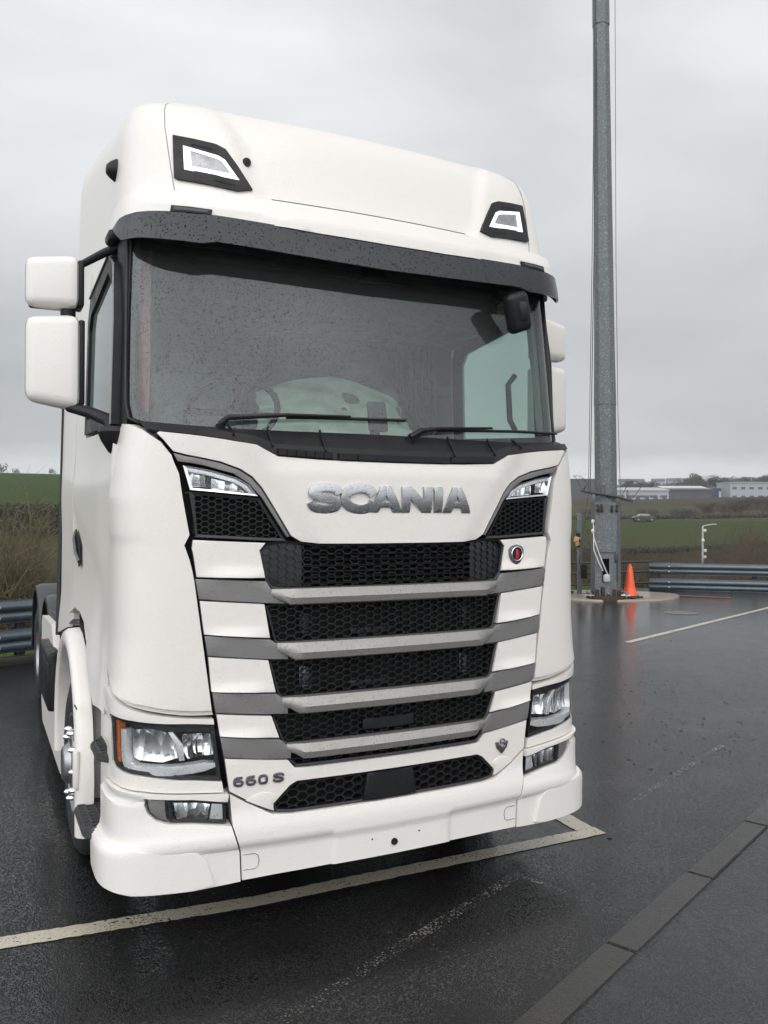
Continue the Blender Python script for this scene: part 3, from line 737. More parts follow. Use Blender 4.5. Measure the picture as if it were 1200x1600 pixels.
VIS = mirror([(0, 3.213), (.35, 3.222), (.852, 3.246), (.882, 3.232), (1.05, 3.248), (1.12, 3.250), (1.215, 3.345), (1.15, 3.370), (1.06, 3.374), (.86, 3.376), (.35, 3.354), (0, 3.350)])
panel('sun_visor', FC, VIS, BLACKG, TRUCK, off=.010, th=.012, bev=.003, du=.05, dv=.04, offf=lambda s, z: .10*(z-3.35)*-.35)
lip = panel('cab_brow', FC, mirror([(0, 3.345), (.35, 3.349), (.86, 3.371), (1.06, 3.369), (1.15, 3.366), (1.25, 3.345), (1.34, 3.315), (1.48, 3.30), (1.62, 3.33), (1.62, 3.44), (1.45, 3.475), (1.2, 3.487), (.9, 3.484), (.5, 3.488), (0, 3.488)]), WHITE, TRUCK, off=0, th=.03, bev=.006, du=.05, dv=.03, vcuts=(3.42,),
     offf=lambda s, z: .016*(1-sst(3.40, 3.44, z))*(1-sst(.55, .62, abs(s))) - .03*sst(1.35, 1.62, abs(s)))
# ledge from brow back to roof front
bm = bmesh.new(); rows = []; n = 60
for j in range(n+1):
    s = -1.6+3.2*j/n; a = abs(s); k_ = sst(1.35, 1.62, a)
    zt_ = 3.484-.045*sst(1.2, 1.6, a)
    A_ = FC(s, zt_, -.004-.03*k_); B_ = FR(s, 3.505, -.02)
    m_ = A_.lerp(B_, .35)+Vector((0, 0, .004))
    rows.append([bm.verts.new(p) for p in (A_, m_, B_)])
for a_, b_ in zip(rows, rows[1:]):
    for q in range(2): bm.faces.new((a_[q], b_[q], b_[q+1], a_[q+1]))
finish(bm, 'brow_ledge', WHITE, TRUCK, ang=60)
for sg in (-1, 1):
    mk = panel('marker_light', FC, [(.953, 3.374), (.862, 3.373), (.860, 3.401), (.951, 3.405)], BLACK, TRUCK, off=.012, th=.02, bev=.003, sgn=sg)
    panel('marker_lens', FC, [(.945, 3.382), (.870, 3.381), (.868, 3.395), (.943, 3.398)], MUDG, mk, off=.014, th=.004, bev=.001, sgn=sg)

# ------------------------------------------------------------------ roof
def roof_pt(s, z, w_):
    p = surf(ROOF, s, z, w_)
    return p
def roof_off(s, z):
    a = abs(s)
    e_ = interp(z, [(3.5, .56), (3.6, .64), (3.77, .67), (3.98, .755), (4.1, .80)])
    o = -.020*(1-sst(e_, e_+.045, a))
    # shallow shelf under the centre panel
    o += .030*(1-sst(3.515, 3.530, z))*(1-sst(.56, .60, a))
    return o
bm = bmesh.new()
ss = [i*.035 for i in range(0, int(1.26/.035)+1)] + [1.27, 1.32, 1.38, 1.45, 1.6, 1.9, 2.3, 2.7, 2.93]
ss = [-x for x in ss[::-1] if x > 0]+ss
zs = [3.38, 3.44, 3.49, 3.515, 3.522, 3.530, 3.55, 3.6, 3.66, 3.72, 3.78, 3.84, 3.88, 3.92, 3.95, 3.975, 3.995, 4.01, 4.025, 4.038, 4.05, 4.06, 4.07]
def rise(p):
    t = max(0, p.y-.5); return p + Vector((0, 0, .20*t*sst(3.4, 3.95, p.z)))
grid = []
for z in zs:
    row = []
    for s in ss:
        p = surf(ROOF, s, z, roof_off(s, z)); row.append(bm.verts.new(rise(p)))
    grid.append(row)
for i in range(len(zs)-1):
    for j in range(len(ss)-1):
        bm.faces.new((grid[i][j], grid[i][j+1], grid[i+1][j+1], grid[i+1][j]))
# top skin: join left and right halves of the topmost ring
top = grid[-1]; m_ = len(top)
prev = top
for q in (.66, .33, .0):
    row = []
    for j, v in enumerate(top):
        x = v.co.x*q; row.append(bm.verts.new((x, v.co.y+(.25*(1-q) if v.co.y < 1 else 0), v.co.z+.02*(1-q))))
    for j in range(m_-1): bm.faces.new((prev[j], prev[j+1], row[j+1], row[j]))
    prev = row
roof = finish(bm, 'roof_shell', WHITE, TRUCK, ang=50)
bm = bmesh.new(); tube(bm, [surf(ROOF, -.56+1.12*i/30, 3.527, roof_off(-.56+1.12*i/30, 3.527)+.001) for i in range(31)], .0045, 5)
finish(bm, 'roof_panel_gap', VOID, roof)
for sg in (-1, 1):
    bm = bmesh.new()
    tube(bm, [rise(surf(ROOF, sg*(.950+(z-3.51)*.076), z, roof_off(.99, z)+.0)) for z in [3.51+i*.027 for i in range(20)]], .0022, 5)
    finish(bm, 'roof_seam', GREY, TRUCK)
    RB = [(.951, 3.800), (.950, 3.574), (.936, 3.564), (.731, 3.540), (.657, 3.559), (.719, 3.671), (.775, 3.758), (.817, 3.777)]
    rl = panel('roof_light', FR, RB, BLACK, TRUCK, off=.012, th=.04, bev=.008, sgn=sg, dv=.05)
    ring_o = [(.922, 3.745), (.921, 3.618), (.720, 3.598), (.783, 3.697), (.815, 3.715)]
    ring_i = [(.903, 3.722), (.902, 3.638), (.757, 3.624), (.795, 3.682), (.820, 3.695)]
    panel('roof_lamp_reflector', FR, ring_i, REFL2, rl, off=.013, th=.003, bev=0, sgn=sg)
    bm = bmesh.new()
    n_ = len(ring_o)
    for i in range(n_):
        j = (i+1) % n_
        vo = [bm.verts.new(FR(sg*p[0], p[1], w_)) for p, w_ in ((ring_o[i], .014), (ring_o[j], .014), (ring_i[j], .018), (ring_i[i], .018), (ring_i[j], .004), (ring_i[i], .004))]
        for g in ((0, 1, 2, 3), (3, 2, 4, 5)): bm.faces.new([vo[x] for x in g])
    bmesh.ops.recalc_face_normals(bm, faces=bm.faces[:])
    finish(bm, 'light_ring', RING, rl)
    for z0_, z1_, s0_, s1_ in ((3.752, 3.760, .90, .84), (3.575, 3.583, .84, .74)):
        panel('bezel_slot', FR, [(s0_, z0_+.0), (s0_, z1_), (s1_, z1_-.012), (s1_, z0_-.012)], VOID, rl, off=.0125, th=.001, bev=0, sgn=sg)
    # side washer knob
    bm = bmesh.new(); c_ = surf(ROOF, sg*1.30, 3.695, 0); c_ = rise(c_)
    lathe(bm, [(.001, .050), (.022, .048), (.040, .030), (.056, .004), (.058, -.02)], 16, 'X', (0, 0, 0))
    if sg < 0:
        for v in bm.verts: v.co.x *= -1
        bmesh.ops.reverse_faces(bm, faces=bm.faces[:])
    o = finish(bm, 'roof_side_knob', BLACK, TRUCK); o.location = c_
bm = bmesh.new(); lathe(bm, [(.001, -.012), (.005, -.012), (.006, -.008), (.020, -.007), (.022, 0), (.022, .02)], 20, 'Y', FR(-.672, 3.712, -.008))
finish(bm, 'roof_plug', BLACK, TRUCK)

# ------------------------------------------------------------------ cab sides, doors, rear
def frame_side(sg):
    sm_ = sidemap(sg)
    # door skin below the window, with the wheel arch sweep
    door = [(.425, 1.20), (.47, 1.11), (.55, 1.00), (.80, 1.00), (.88, 1.15), (1.02, 1.29), (1.25, 1.37), (1.50, 1.40), (1.78, 1.40), (2.0, 1.34), (2.0, 3.38), (1.505, 3.38), (1.505, 2.42), (.40, 2.38), (.41, 2.2)]
    d = panel('door', sm_, door, WHITE, TRUCK, off=-.004, th=.04, bev=.006, sgn=1, flip=(sg < 0), du=.06, dv=.06,
              offf=lambda s, z: .010*sst(.5, .9, s)*sst(1.58, 1.66, z-.22*(s-.4))*(1-sst(2.1, 2.35, z)) - .010*(1-sst(1.20, 1.26, z-.30*(s-.5)))*(1-sst(.65, .8, s)) + .030*(1-sst(1.28, 1.62, z))*sst(.7, .95, s))
    # window
    win = [(.425, 2.43), (1.42, 2.50), (1.42, 3.05), (1.36, 3.13), (.66, 3.20), (.52, 3.10)]
    fr = panel('side_window', sm_, win, SGLASS, d, off=-.012, th=0, flip=(sg < 0))
    bm = bmesh.new()
    outw = [(.40, 2.40), (1.49, 2.44), (1.49, 3.10), (1.40, 3.22), (.66, 3.27), (.46, 3.18), (.41, 2.9)]
    inw = [(.435, 2.45), (1.41, 2.52), (1.41, 3.04), (1.35, 3.12), (.68, 3.19), (.53, 3.09), (.445, 2.8)]
    def ringp(bm, A, B, w_, th):
        n_ = len(A)
        for i in range(n_):
            j = (i+1) % n_
            k_ = 4
            for q in range(k_):
                a0 = Vector(A[i]).lerp(Vector(A[j]), q/k_); a1 = Vector(A[i]).lerp(Vector(A[j]), (q+1)/k_)
                b0 = Vector(B[i]).lerp(Vector(B[j]), q/k_); b1 = Vector(B[i]).lerp(Vector(B[j]), (q+1)/k_)
                v = [bm.verts.new(sm_(p.x, p.y, ww)) for p, ww in ((a0, w_), (a1, w_), (b1, w_), (b0, w_), (a0, w_-th), (a1, w_-th), (b1, w_-th), (b0, w_-th))]
                for g in ((0, 1, 2, 3), (0, 4, 5, 1), (3, 2, 6, 7), (4, 7, 6, 5)):
                    bm.faces.new([v[x] for x in g])
    ringp(bm, outw, inw, .006, .05)
    bmesh.ops.remove_doubles(bm, verts=bm.verts[:], dist=1e-5); bmesh.ops.recalc_face_normals(bm, faces=bm.faces[:])
    finish(bm, 'window_frame', BLACK, d)
    bm = bmesh.new(); tube(bm, [sm_(a, b, .010) for a, b in ((.41, 2.40), (.42, 2.9), (.47, 3.18), (.67, 3.275), (1.40, 3.225))], .006, 6)
    finish(bm, 'window_seal', GREY, d)
    # white cab side around and behind the door: separate clean strips, butted
    panel('cab_side', sm_, [(2.016, 1.30), (2.24, 1.24), (2.24, 3.44), (2.016, 3.44)], WHITE, TRUCK, off=-.004, th=.04, bev=.005, flip=(sg < 0), dv=.1,
          offf=lambda s, z: .012*sst(1.7, 1.85, z)*(1-sst(2.2, 2.4, z)))
    panel('cab_side', sm_, [(.56, 3.30), (.68, 3.285), (1.42, 3.235), (1.49, 3.14), (1.495, 3.392), (2.0, 3.394), (2.0, 3.44), (.56, 3.44)], WHITE, TRUCK, off=-.008, th=.03, bev=.003, flip=(sg < 0), dv=.1)
    panel('handle_recess', sm_, [(1.58, 1.67), (1.66, 1.655), (1.86, 1.80), (1.88, 1.87), (1.80, 1.885), (1.60, 1.79)], VOID, d, off=.012, th=.004, bev=.001, flip=(sg < 0))
    bm = bmesh.new(); tube(bm, [sm_(1.62, 1.69, .012), sm_(1.68, 1.74, .026), (sm_(1.78, 1.82, .026)), sm_(1.84, 1.86, .012)], .012, 8); finish(bm, 'door_handle', BADGE, d)
    # side air deflector with rubber edge
    df = panel('side_deflector', sm_, [(2.262, 1.22), (2.92, 1.10), (2.95, 2.9), (2.75, 3.5), (2.262, 3.75)], WHITE, TRUCK, off=-.006, th=.03, bev=.005, flip=(sg < 0), dv=.1)
    bm = bmesh.new(); tube(bm, [sm_(a, b, -.008) for a, b in ((2.935, 1.08), (2.968, 2.0), (2.965, 2.9), (2.765, 3.52))], .018, 8); finish(bm, 'rubber_edge', RUBBER, df)
for sg in (-1, 1): frame_side(sg)
bm = bmesh.new()
box(bm, (0, 2.235, 2.45), (2.46, .03, 2.5)); finish(bm, 'cab_rear_wall', INT_M, TRUCK, smooth=False)
bm = bmesh.new(); box(bm, (0, 1.24, 1.36), (2.40, 1.94, .03)); box(bm, (0, .28, 1.90), (2.2, .03, .9)); finish(bm, 'cab_floor', INT_D, TRUCK, smooth=False)
bm = bmesh.new(); box(bm, (0, 1.40, 3.36), (2.38, 1.6, .02)); finish(bm, 'cab_headlining', INT_L, TRUCK, smooth=False)
# interior
bm = bmesh.new()
box(bm, (0, .66, 2.10), (2.34, .62, .56), bev=.08, seg=3)
box(bm, (-.62, .62, 2.34), (.55, .40, .14), bev=.05, seg=3)
box(bm, (.1, .60, 2.30), (.6, .3, .12), bev=.04, seg=3)
dash = finish(bm, 'dashboard', INT_D, TRUCK)
bm = bmesh.new(); box(bm, (.065, .33, 2.50), (.115, .03, .17), rot=Matrix.Rotation(R(-12), 3, 'X'), bev=.015); box(bm, (.065, .36, 2.40), (.05, .04, .1), bev=.01); finish(bm, 'dash_display', BLACK, dash)
bm = bmesh.new()
cc = Vector((-.62, .72, 2.52)); rm = Matrix.Rotation(R(-38), 3, 'X')
pts = [cc+rm @ Vector((.25*math.cos(2*math.pi*i/28), 0, .25*math.sin(2*math.pi*i/28))).xzy*1 if False else cc+rm @ Vector((.25*math.cos(2*math.pi*i/28), .25*math.sin(2*math.pi*i/28), 0)) for i in range(29)]
tube(bm, pts, .018, 8, cap=False)
for a in (0, math.pi, -math.pi/2): tube(bm, [cc, cc+rm @ Vector((.24*math.cos(a), .24*math.sin(a), 0))], .02, 6)
tube(bm, [cc, cc+Vector((0, -.12, -.3))], .05, 8)
finish(bm, 'steering_wheel', BLACK, TRUCK)
for sx in (-.62, .60):
    bm = bmesh.new(); box(bm, (sx, 1.30, 2.02), (.54, .54, .18), bev=.06, seg=3); seat = finish(bm, 'seat', INT_M, TRUCK)
    bm = bmesh.new(); box(bm, (sx, 1.60, 2.46), (.52, .18, .86), rot=Matrix.Rotation(R(-10), 3, 'X'), bev=.07, seg=3); finish(bm, 'backrest', INT_M, seat)
    bm = bmesh.new(); box(bm, (sx, 1.70, 2.94), (.30, .12, .20), rot=Matrix.Rotation(R(-10), 3, 'X'), bev=.05, seg=3); finish(bm, 'headrest', INT_M, seat)
# crumpled protective film over the bunk and seat
bm = bmesh.new(); n = 26
g = [[None]*(n+1) for _ in range(n+1)]
for i in range(n+1):
    for j in range(n+1):
        u = i/n; v = j/n
        x = -.20+1.10*u; z = 2.30+.62*v*(1-.35*abs(u-.45)**1.5*2)
        y = 1.42+.24*v+.06*math.sin(9*u+4*v)+.035*math.sin(17*u-11*v)+.02*math.sin(31*v+13*u)
        g[i][j] = bm.verts.new((x, y-.12*math.sin(math.pi*u), z))
for i in range(n):
    for j in range(n): bm.faces.new((g[i][j], g[i+1][j], g[i+1][j+1], g[i][j+1]))
finish(bm, 'seat_cover_sheet', PLAST, TRUCK, ang=60)
bm = bmesh.new()
for i in range(12):
    a = i/12*math.pi*6
    box(bm, (1.10, 1.55+i*.05, 2.85), (.04+.02*(i % 2), .05, .98), bev=.015)
finish(bm, 'side_curtain', INT_D, TRUCK)
bm = bmesh.new(); box(bm, (0, .95, 3.22), (2.2, .5, .26), bev=.05, seg=3); finish(bm, 'overhead_locker', INT_D, TRUCK)
bm = bmesh.new(); tube(bm, [(1.12, .56, 2.50), (1.08, .56, 2.56), (1.08, .58, 2.78), (1.13, .58, 2.84)], .018, 8); finish(bm, 'grab_handle', BLACK, TRUCK)

# ------------------------------------------------------------------ mirrors
def shell(bm, x0, x1, y0, y1, z0, z1, sg, taper=.0, bev=.035, mi=0, drop=.01):
    """mirror head: the outer face rounded, slimmer towards the outside"""
    v = []
    for (x, y, z) in ((x0, y0, z0), (x1, y0+taper, z0+drop), (x1, y1, z0+drop), (x0, y1, z0), (x0, y0, z1), (x1, y0+taper, z1-.012), (x1, y1, z1-.012), (x0, y1, z1)):
        v.append(bm.verts.new((sg*x, y, z)))
    fs = [(0, 1, 5, 4), (1, 2, 6, 5), (2, 3, 7, 6), (3, 0, 4, 7), (4, 5, 6, 7), (3, 2, 1, 0)]
    for f_ in fs: bm.faces.new([v[i] for i in (f_ if sg > 0 else f_[::-1])])
    es = list({e_ for q in v for e_ in q.link_edges})
    bmesh.ops.bevel(bm, geom=es, offset=bev, segments=4, affect='EDGES', profile=.55)
for sg in (-1, 1):
    mu = empty('mirror_unit', (0, 0, 0)); mu.parent = TRUCK
    bm = bmesh.new(); shell(bm, 1.41, 1.650, .63, .80, 2.985, 3.250, sg, .09, .048); finish(bm, 'mirror_head', WHITE, mu)
    bm = bmesh.new(); shell(bm, 1.405, 1.650, .62, .80, 2.485, 2.958, sg, .09, .055, drop=.045); finish(bm, 'mirror_head', WHITE, mu)
    bm = bmesh.new()
    box(bm, (sg*1.520, .795, 3.115), (.225, .03, .235), bev=.012); box(bm, (sg*1.512, .795, 2.735), (.210, .03, .37), bev=.012)
    box(bm, (sg*1.400, .73, 3.115), (.03, .14, .23), bev=.01); box(bm, (sg*1.396, .73, 2.725), (.03, .14, .42), bev=.01)
    finish(bm, 'mirror_back', BLACK, mu)
    bm = bmesh.new(); tube(bm, [(sg*1.455, .72, 2.94), (sg*1.455, .72, 3.0)], .036, 12)
    finish(bm, 'mirror_link', BLACK, mu); bm = bmesh.new()
    tube(bm, [(sg*1.40, .70, 3.215), (sg*1.30, .64, 3.27), (sg*1.215, .55, 3.30)], [.018, .021, .024], 10)
    box(bm, (sg*1.235, .53, 3.318), (.13, .13, .055), bev=.018)
    finish(bm, 'mirror_arm', BLACK, mu); bm = bmesh.new()
    tube(bm, [(sg*1.45, .70, 2.505), (sg*1.36, .60, 2.470), (sg*1.285, .50, 2.425), (sg*1.265, .47, 2.35)], [.026, .029, .034, .036], 12)
    finish(bm, 'mirror_arm', BLACK, mu)
    bm = bmesh.new()
    lathe(bm, [(.075, .045), (.085, .02), (.070, -.02), (.035, -.075), (.001, -.095)], 16, 'Z', (sg*1.262, .46, 2.345))
    finish(bm, 'mirror_bracket', BLACK, mu)
# kerb-view mirror hanging over the windscreen (nearside)
fm = empty('front_view_mirror', (0, 0, 0)); fm.parent = TRUCK
bm = bmesh.new()
c_ = FG(.835, 3.11, .12)
box(bm, c_, (.150, .08, .22), rot=Matrix.Rotation(R(-20), 3, 'Y') @ Matrix.Rotation(R(12), 3, 'X'), bev=.034, seg=4)
finish(bm, 'mirror_head', BLACK, fm)
bm = bmesh.new(); box(bm, c_+Vector((.012, -.036, 0)), (.055, .02, .11), rot=Matrix.Rotation(R(-13), 3, 'Y') @ Matrix.Rotation(R(12), 3, 'X'), bev=.01); finish(bm, 'mirror_cap', BLACKG, fm)
bm = bmesh.new(); tube(bm, [FG(.80, 3.27, .03), FG(.80, 3.25, .07), c_+Vector((0, 0, .085))], [.03, .028, .025], 10); finish(bm, 'mirror_arm', BLACK, fm)
bm = bmesh.new(); c2 = FG(.68, 3.03, -.20)
rg = lathe(bm, [(.001, -.03), (.06, -.035), (.10, -.02), (.105, .01), (.09, .03), (.001, .035)], 20, 'Z', (0, 0, 0))
o = finish(bm, 'inside_camera_pod', BLACK, TRUCK); o.location = c2; o.scale = (1, .8, .75)
bm = bmesh.new(); box(bm, FG(.0, 3.235, -.04), (.15, .06, .07), bev=.012); finish(bm, 'screen_sensor', BLACK, TRUCK)

# ------------------------------------------------------------------ lower sides
def wheel(x, y, sg, dual=False, name='wheel'):
    wh = empty(name, (x, y, .52)); wh.parent = TRUCK
    bm = bmesh.new()
    prof = [(.29, 0), (.31, .008), (.40, .012), (.47, -.004), (.505, -.03), (.518, -.05), (.518, -.085), (.506, -.088), (.506, -.098), (.520, -.101), (.520, -.15), (.508, -.153), (.508, -.163), (.520, -.166), (.518, -.22), (.505, -.25), (.47, -.28), (.40, -.295), (.29, -.28)]
    lathe(bm, prof, 56, 'X')
    if sg < 0:
        for v in bm.verts: v.co.x *= -1
        bmesh.ops.reverse_faces(bm, faces=bm.faces[:])
    # x outward positive for sg>0
    bmesh.ops.recalc_face_normals(bm, faces=bm.faces[:])
    finish(bm, 'tyre', RUBBER, wh)
    bm = bmesh.new()
    if not dual: pr = [(.29, .002), (.275, .004), (.262, -.03), (.25, -.05), (.20, -.035), (.165, .012), (.12, .02), (.10, .05), (.085, .06), (.001, .062)]
    else: pr = [(.29, .002), (.275, -.01), (.262, -.12), (.20, -.14), (.15, -.13), (.12, -.04), (.001, -.03)]
    lathe(bm, pr, 40, 'X')
    if sg < 0:
        for v in bm.verts: v.co.x *= -1
    bmesh.ops.recalc_face_normals(bm, faces=bm.faces[:])
    rim = finish(bm, 'rim', RIMM, wh)
    for i in range(10):
        a = 2*math.pi*i/10
        bm = bmesh.new(); h0 = .0 if not dual else -.13
        lathe(bm, [(.018, h0-.02), (.018, h0+.022), (.014, h0+.034), (.006, h0+.042), (.001, h0+.043)], 8, 'X', (0, .195*math.cos(a), .195*math.sin(a)))
        if sg < 0:
            for v in bm.verts: v.co.x *= -1
        bmesh.ops.recalc_face_normals(bm, faces=bm.faces[:])
        finish(bm, 'wheel_nut', CHROME, rim)
    return wh
for sg in (-1, 1):
    wheel(sg*1.345, 1.50, sg)
    wheel(sg*1.25, 4.62, sg)
    wheel(sg*1.25, 5.98, sg, True)
    # front wheel arch: outer fender ring
    bm = bmesh.new(); rows = []
    arc = []
    for i in range(15): arc.append(('a', math.radians(0+i*180/14)))
    pts = [(.895, .31), (.90, .45)] + [(1.50-.615*math.cos(a), .58+.66*math.sin(a)) for _, a in arc] + [(2.10, .45)]
    for (y, z) in pts:
        # profile across: inner lip -> outer face -> outer edge
        c_ = Vector((1.50, .58)); d_ = (Vector((y, z))-c_).normalized() if z > .58 else Vector((-1 if y < 1.5 else 1, 0))
        row = []
        for r_, xx in ((-.035, 1.20), (-.035, 1.378), (-.024, 1.393), (.015, 1.398), (.045, 1.388), (.066, 1.362), (.070, 1.31)):
            row.append(bm.verts.new((sg*xx, y+d_.x*r_, z+d_.y*r_)))
        rows.append(row)
    for a_, b_ in zip(rows, rows[1:]):
        for q in range(6): bm.faces.new((a_[q], a_[q+1], b_[q+1], b_[q]))
    bmesh.ops.recalc_face_normals(bm, faces=bm.faces[:])
    fd = finish(bm, 'front_fender', WHITE, TRUCK, ang=50)
    bm = bmesh.new(); box(bm, (sg*1.396, .865, .98), (.004, .10, .008)); finish(bm, 'fender_joint', VOID, fd)
    bm = bmesh.new(); box(bm, (sg*1.395, .86, .66), (.03, .06, .20), bev=.014); finish(bm, 'fender_reflector_pad', WHITE, fd)
    # side wall between bumper and fender with the step wells
    sm_ = sidemap(sg)
    panel('step_well_side', sm_, [(.50, .30), (.80, .22), (.80, 1.04), (.70, 1.12), (.56, 1.16), (.50, 1.14)], WHITE, TRUCK, off=-.035, th=.03, bev=.004, flip=(sg < 0))
    for k_, (z_, xo, y0_, y1_) in enumerate(((.445, 1.405, .40, .93), (.80, 1.345, .40, .80))):
        bm = bmesh.new()
        v = [(1.16, y0_), (xo-.05, y0_), (xo, y0_+.07), (xo, y1_-.10), (xo-.06, y1_), (1.16, y1_)]
        vs = [bm.verts.new((sg*a, b, z_)) for a, b in v]; f_ = bm.faces.new(vs)
        r_ = bmesh.ops.extrude_face_region(bm, geom=[f_])
        for q in r_['geom']:
            if isinstance(q, bmesh.types.BMVert): q.co.z += .035
        bmesh.ops.recalc_face_normals(bm, faces=bm.faces[:])
        bmesh.ops.bevel(bm, geom=bm.edges[:], offset=.008, segments=2, affect='EDGES')
        st = finish(bm, 'entry_step', TREAD, TRUCK)
        bm = bmesh.new()
        tm = lambda s, z, w_: Vector((sg*(1.16+s), z, z_+.035+w_))
        hexbars(bm, tm, [(.02, y0_+.02), (xo-1.16-.05, y0_+.02), (xo-1.16-.015, y0_+.08), (xo-1.16-.015, y1_-.11), (xo-1.16-.06, y1_-.02), (.02, y1_-.02)], .036, .030, .024, .010, 0, .009)
        bmesh.ops.recalc_face_normals(bm, faces=bm.faces[:])
        finish(bm, 'step_grip', TREAD, st, smooth=False)
    # side skirt
    sk = lambda s, z, w_: Vector((sg*(1.335+w_), s, z))
    s_ = panel('side_skirt', sk, [(2.40, .20), (4.05, .20), (4.18, .35), (4.18, 1.04), (4.10, 1.10), (3.15, 1.13), (2.92, .96), (2.40, .90)], WHITE, TRUCK, off=0, th=.05, bev=.012, flip=(sg < 0), dv=.1, du=.1)
    for y_, z_ in ((4.09, .88), (3.69, .83)):
        bm = bmesh.new(); box(bm, (sg*1.340, y_, z_), (.012, .10, .05), bev=.003); finish(bm, 'side_marker', REDLENS, s_)
    bm = bmesh.new(); box(bm, (sg*1.355, 3.05, .78), (.09, .80, .42), bev=.03, seg=3); box(bm, (sg*1.39, 2.9, .78), (.03, .5, .28), bev=.012)
    finish(bm, 'air_intake_cover', BLACK, TRUCK)
    # catwalk plate behind the cab
    bm = bmesh.new()
    for i in range(7): box(bm, (sg*1.05, 3.10+i*.16, 1.12), (.42, .12, .02), bev=.004)
    finish(bm, 'catwalk', STEEL, TRUCK)
    # rear mudguards
    for yy in (4.62, 5.98):
        bm = bmesh.new(); rows = []
        for i in range(17):
            a = math.radians(-8+i*196/16); r_ = .66
            y = yy-r_*math.cos(a); z = .56+r_*math.sin(a)
            rows.append([bm.verts.new((sg*xx, y+q*math.cos(a), z-q*math.sin(a))) for xx, q in ((.80, 0), (1.225, 0), (1.262, .015), (1.268, .05))])
        for a_, b_ in zip(rows, rows[1:]):
            for q in range(3): bm.faces.new((a_[q], a_[q+1], b_[q+1], b_[q]))
        mg = finish(bm, 'rear_mudguard', MUDG, TRUCK, ang=50)
        so_m = mg.modifiers.new('sol', 'SOLIDIFY'); so_m.thickness = .012
bm = bmesh.new()
for sx in (-.40, .40): box(bm, (sx, 3.9, .86), (.08, 5.6, .27), bev=.006)
for yy in (1.5, 4.62, 5.98): box(bm, (0, yy, .54), (2.0, .14, .14), bev=.03)
for yy in (2.6, 3.6, 5.2, 6.6): box(bm, (0, yy, .88), (.72, .08, .2))
box(bm, (0, 1.3, .62), (1.5, 1.9, .5), bev=.05)
box(bm, (-1.0, 3.3, .66), (.5, 1.4, .62), bev=.06); box(bm, (1.0, 3.3, .66), (.5, 1.4, .62), bev=.06)
finish(bm, 'chassis', STEEL, TRUCK)
bm = bmesh.new(); box(bm, (0, 5.3, 1.10), (.9, .9, .10), bev=.04); finish(bm, 'fifth_wheel', STEEL, TRUCK)

# ------------------------------------------------------------------ the yard
def mat_asphalt(name, base=(.010, .010, .0104), seed=0.0, ripple=.6, wet=(.03, .15)):
    k = NT(name)
    mpn = k.n('ShaderNodeMapping'); mpn.inputs['Location'].default_value = (seed, seed*.7, 0); k.l(k.tc.outputs['Object'], mpn.inputs[0]); v = mpn.outputs[0]
    big = k.noise(.35, 4, .55, v); mid = k.noise(3.0, 4, .6, v)
    c = k.mix(k.ramp(big, [(.35, 0.0), (.7, 1.0)]), tuple(x*.70 for x in base), tuple(x*1.30 for x in base))
    ag = k.n('ShaderNodeTexVoronoi'); ag.inputs['Scale'].default_value = 120; k.l(v, ag.inputs['Vector'])
    sp = k.n('ShaderNodeSeparateColor'); k.l(ag.outputs['Color'], sp.inputs[0])
    spk = k.ramp(sp.outputs[0], [(.0, 0.0), (.93, .0), (.99, .30), (1.0, .8)])
    c = k.mix(k.mul(spk, k.ramp(k.noise(1.3, 4, .6, v), [(.4, .15), (.65, 1.0)])), c, (.12, .11, .10))
    rg = None
    stone = k.ramp(ag.outputs['Distance'], [(0, 1.0), (.6, 0.0)])
    b = k.bump(stone, .0030, .8)
    # standing water fills the texture of the surface where it collects
    dist = k.n('ShaderNodeVectorMath', operation='DISTANCE'); k.l(k.tc.outputs['Object'], dist.inputs[0]); dist.inputs[1].default_value = (10.5, 9.5, 0)
    pool = k.ramp(k.math('ADD', k.math('MULTIPLY', dist.outputs['Value'], .07), k.mul(mid, .5)), [(.35, 1.0), (.95, 0.0)])
    pud = k.math('MAXIMUM', k.ramp(k.math('ADD', k.mul(big, .7), k.mul(mid, .3)), [(.36, .75), (.54, .0)]), pool)
    dry = k.math('SUBTRACT', 1.0, pud); k.l(k.math('ADD', k.mul(dry, .75), .12), b.node.inputs['Strength'])
    rg = k.math('ADD', k.mul(dry, wet[1]-wet[0]), wet[0])
    fine = k.noise(38, 3, .6, v); b2 = k.bump(fine, .004, ripple*.6, b)
    m2 = k.n('ShaderNodeMapping'); m2.inputs['Scale'].default_value = (1, .45, 1); m2.inputs['Rotation'].default_value = (0, 0, R(25)); k.l(v, m2.inputs[0])
    rip = k.noise(9, 3, .5, m2.outputs[0]); b3 = k.bump(rip, .006, ripple*.8, b2)
    return k.set(color=c, rough=rg, normal=b3, ior=1.52)
ASPH = mat_asphalt('wet_asphalt')
ASPH2 = mat_asphalt('wet_road_asphalt', (.022, .022, .023), 11.0, 1.8, (.06, .20))
def dL1(x, y): return -.339*x+.941*y-8.35
def dL2(x, y): return .670*x+.742*y-19.51
# yard sheet: bounded by the two barrier lines, running far back behind the photographer
yard = [(-40, -60), (60, -60), (60, -68.4)]
c12 = None
def isect(c1_, c2_):
    det = -.339*.742-.941*.670; x = (c1_*.742-.941*c2_)/det; y = (-.339*c2_-.670*c1_)/det; return (x, y)
E1, E2 = 8.35+.45, 19.51+.5
cx_, cy_ = isect(E1, E2)
bm = bmesh.new()
Lf = (-45, (E1+.339*-45)/.941); Rb = (58, (E2-.670*58)/.742)
vs = [bm.verts.new((x, y, 0)) for x, y in (Lf, (-45, -75), (Rb[0], min(Rb[1], -75)), Rb, (cx_, cy_))]
bm.faces.new(vs); tag(finish(bm, 'yard', ASPH, smooth=False), kind='structure')

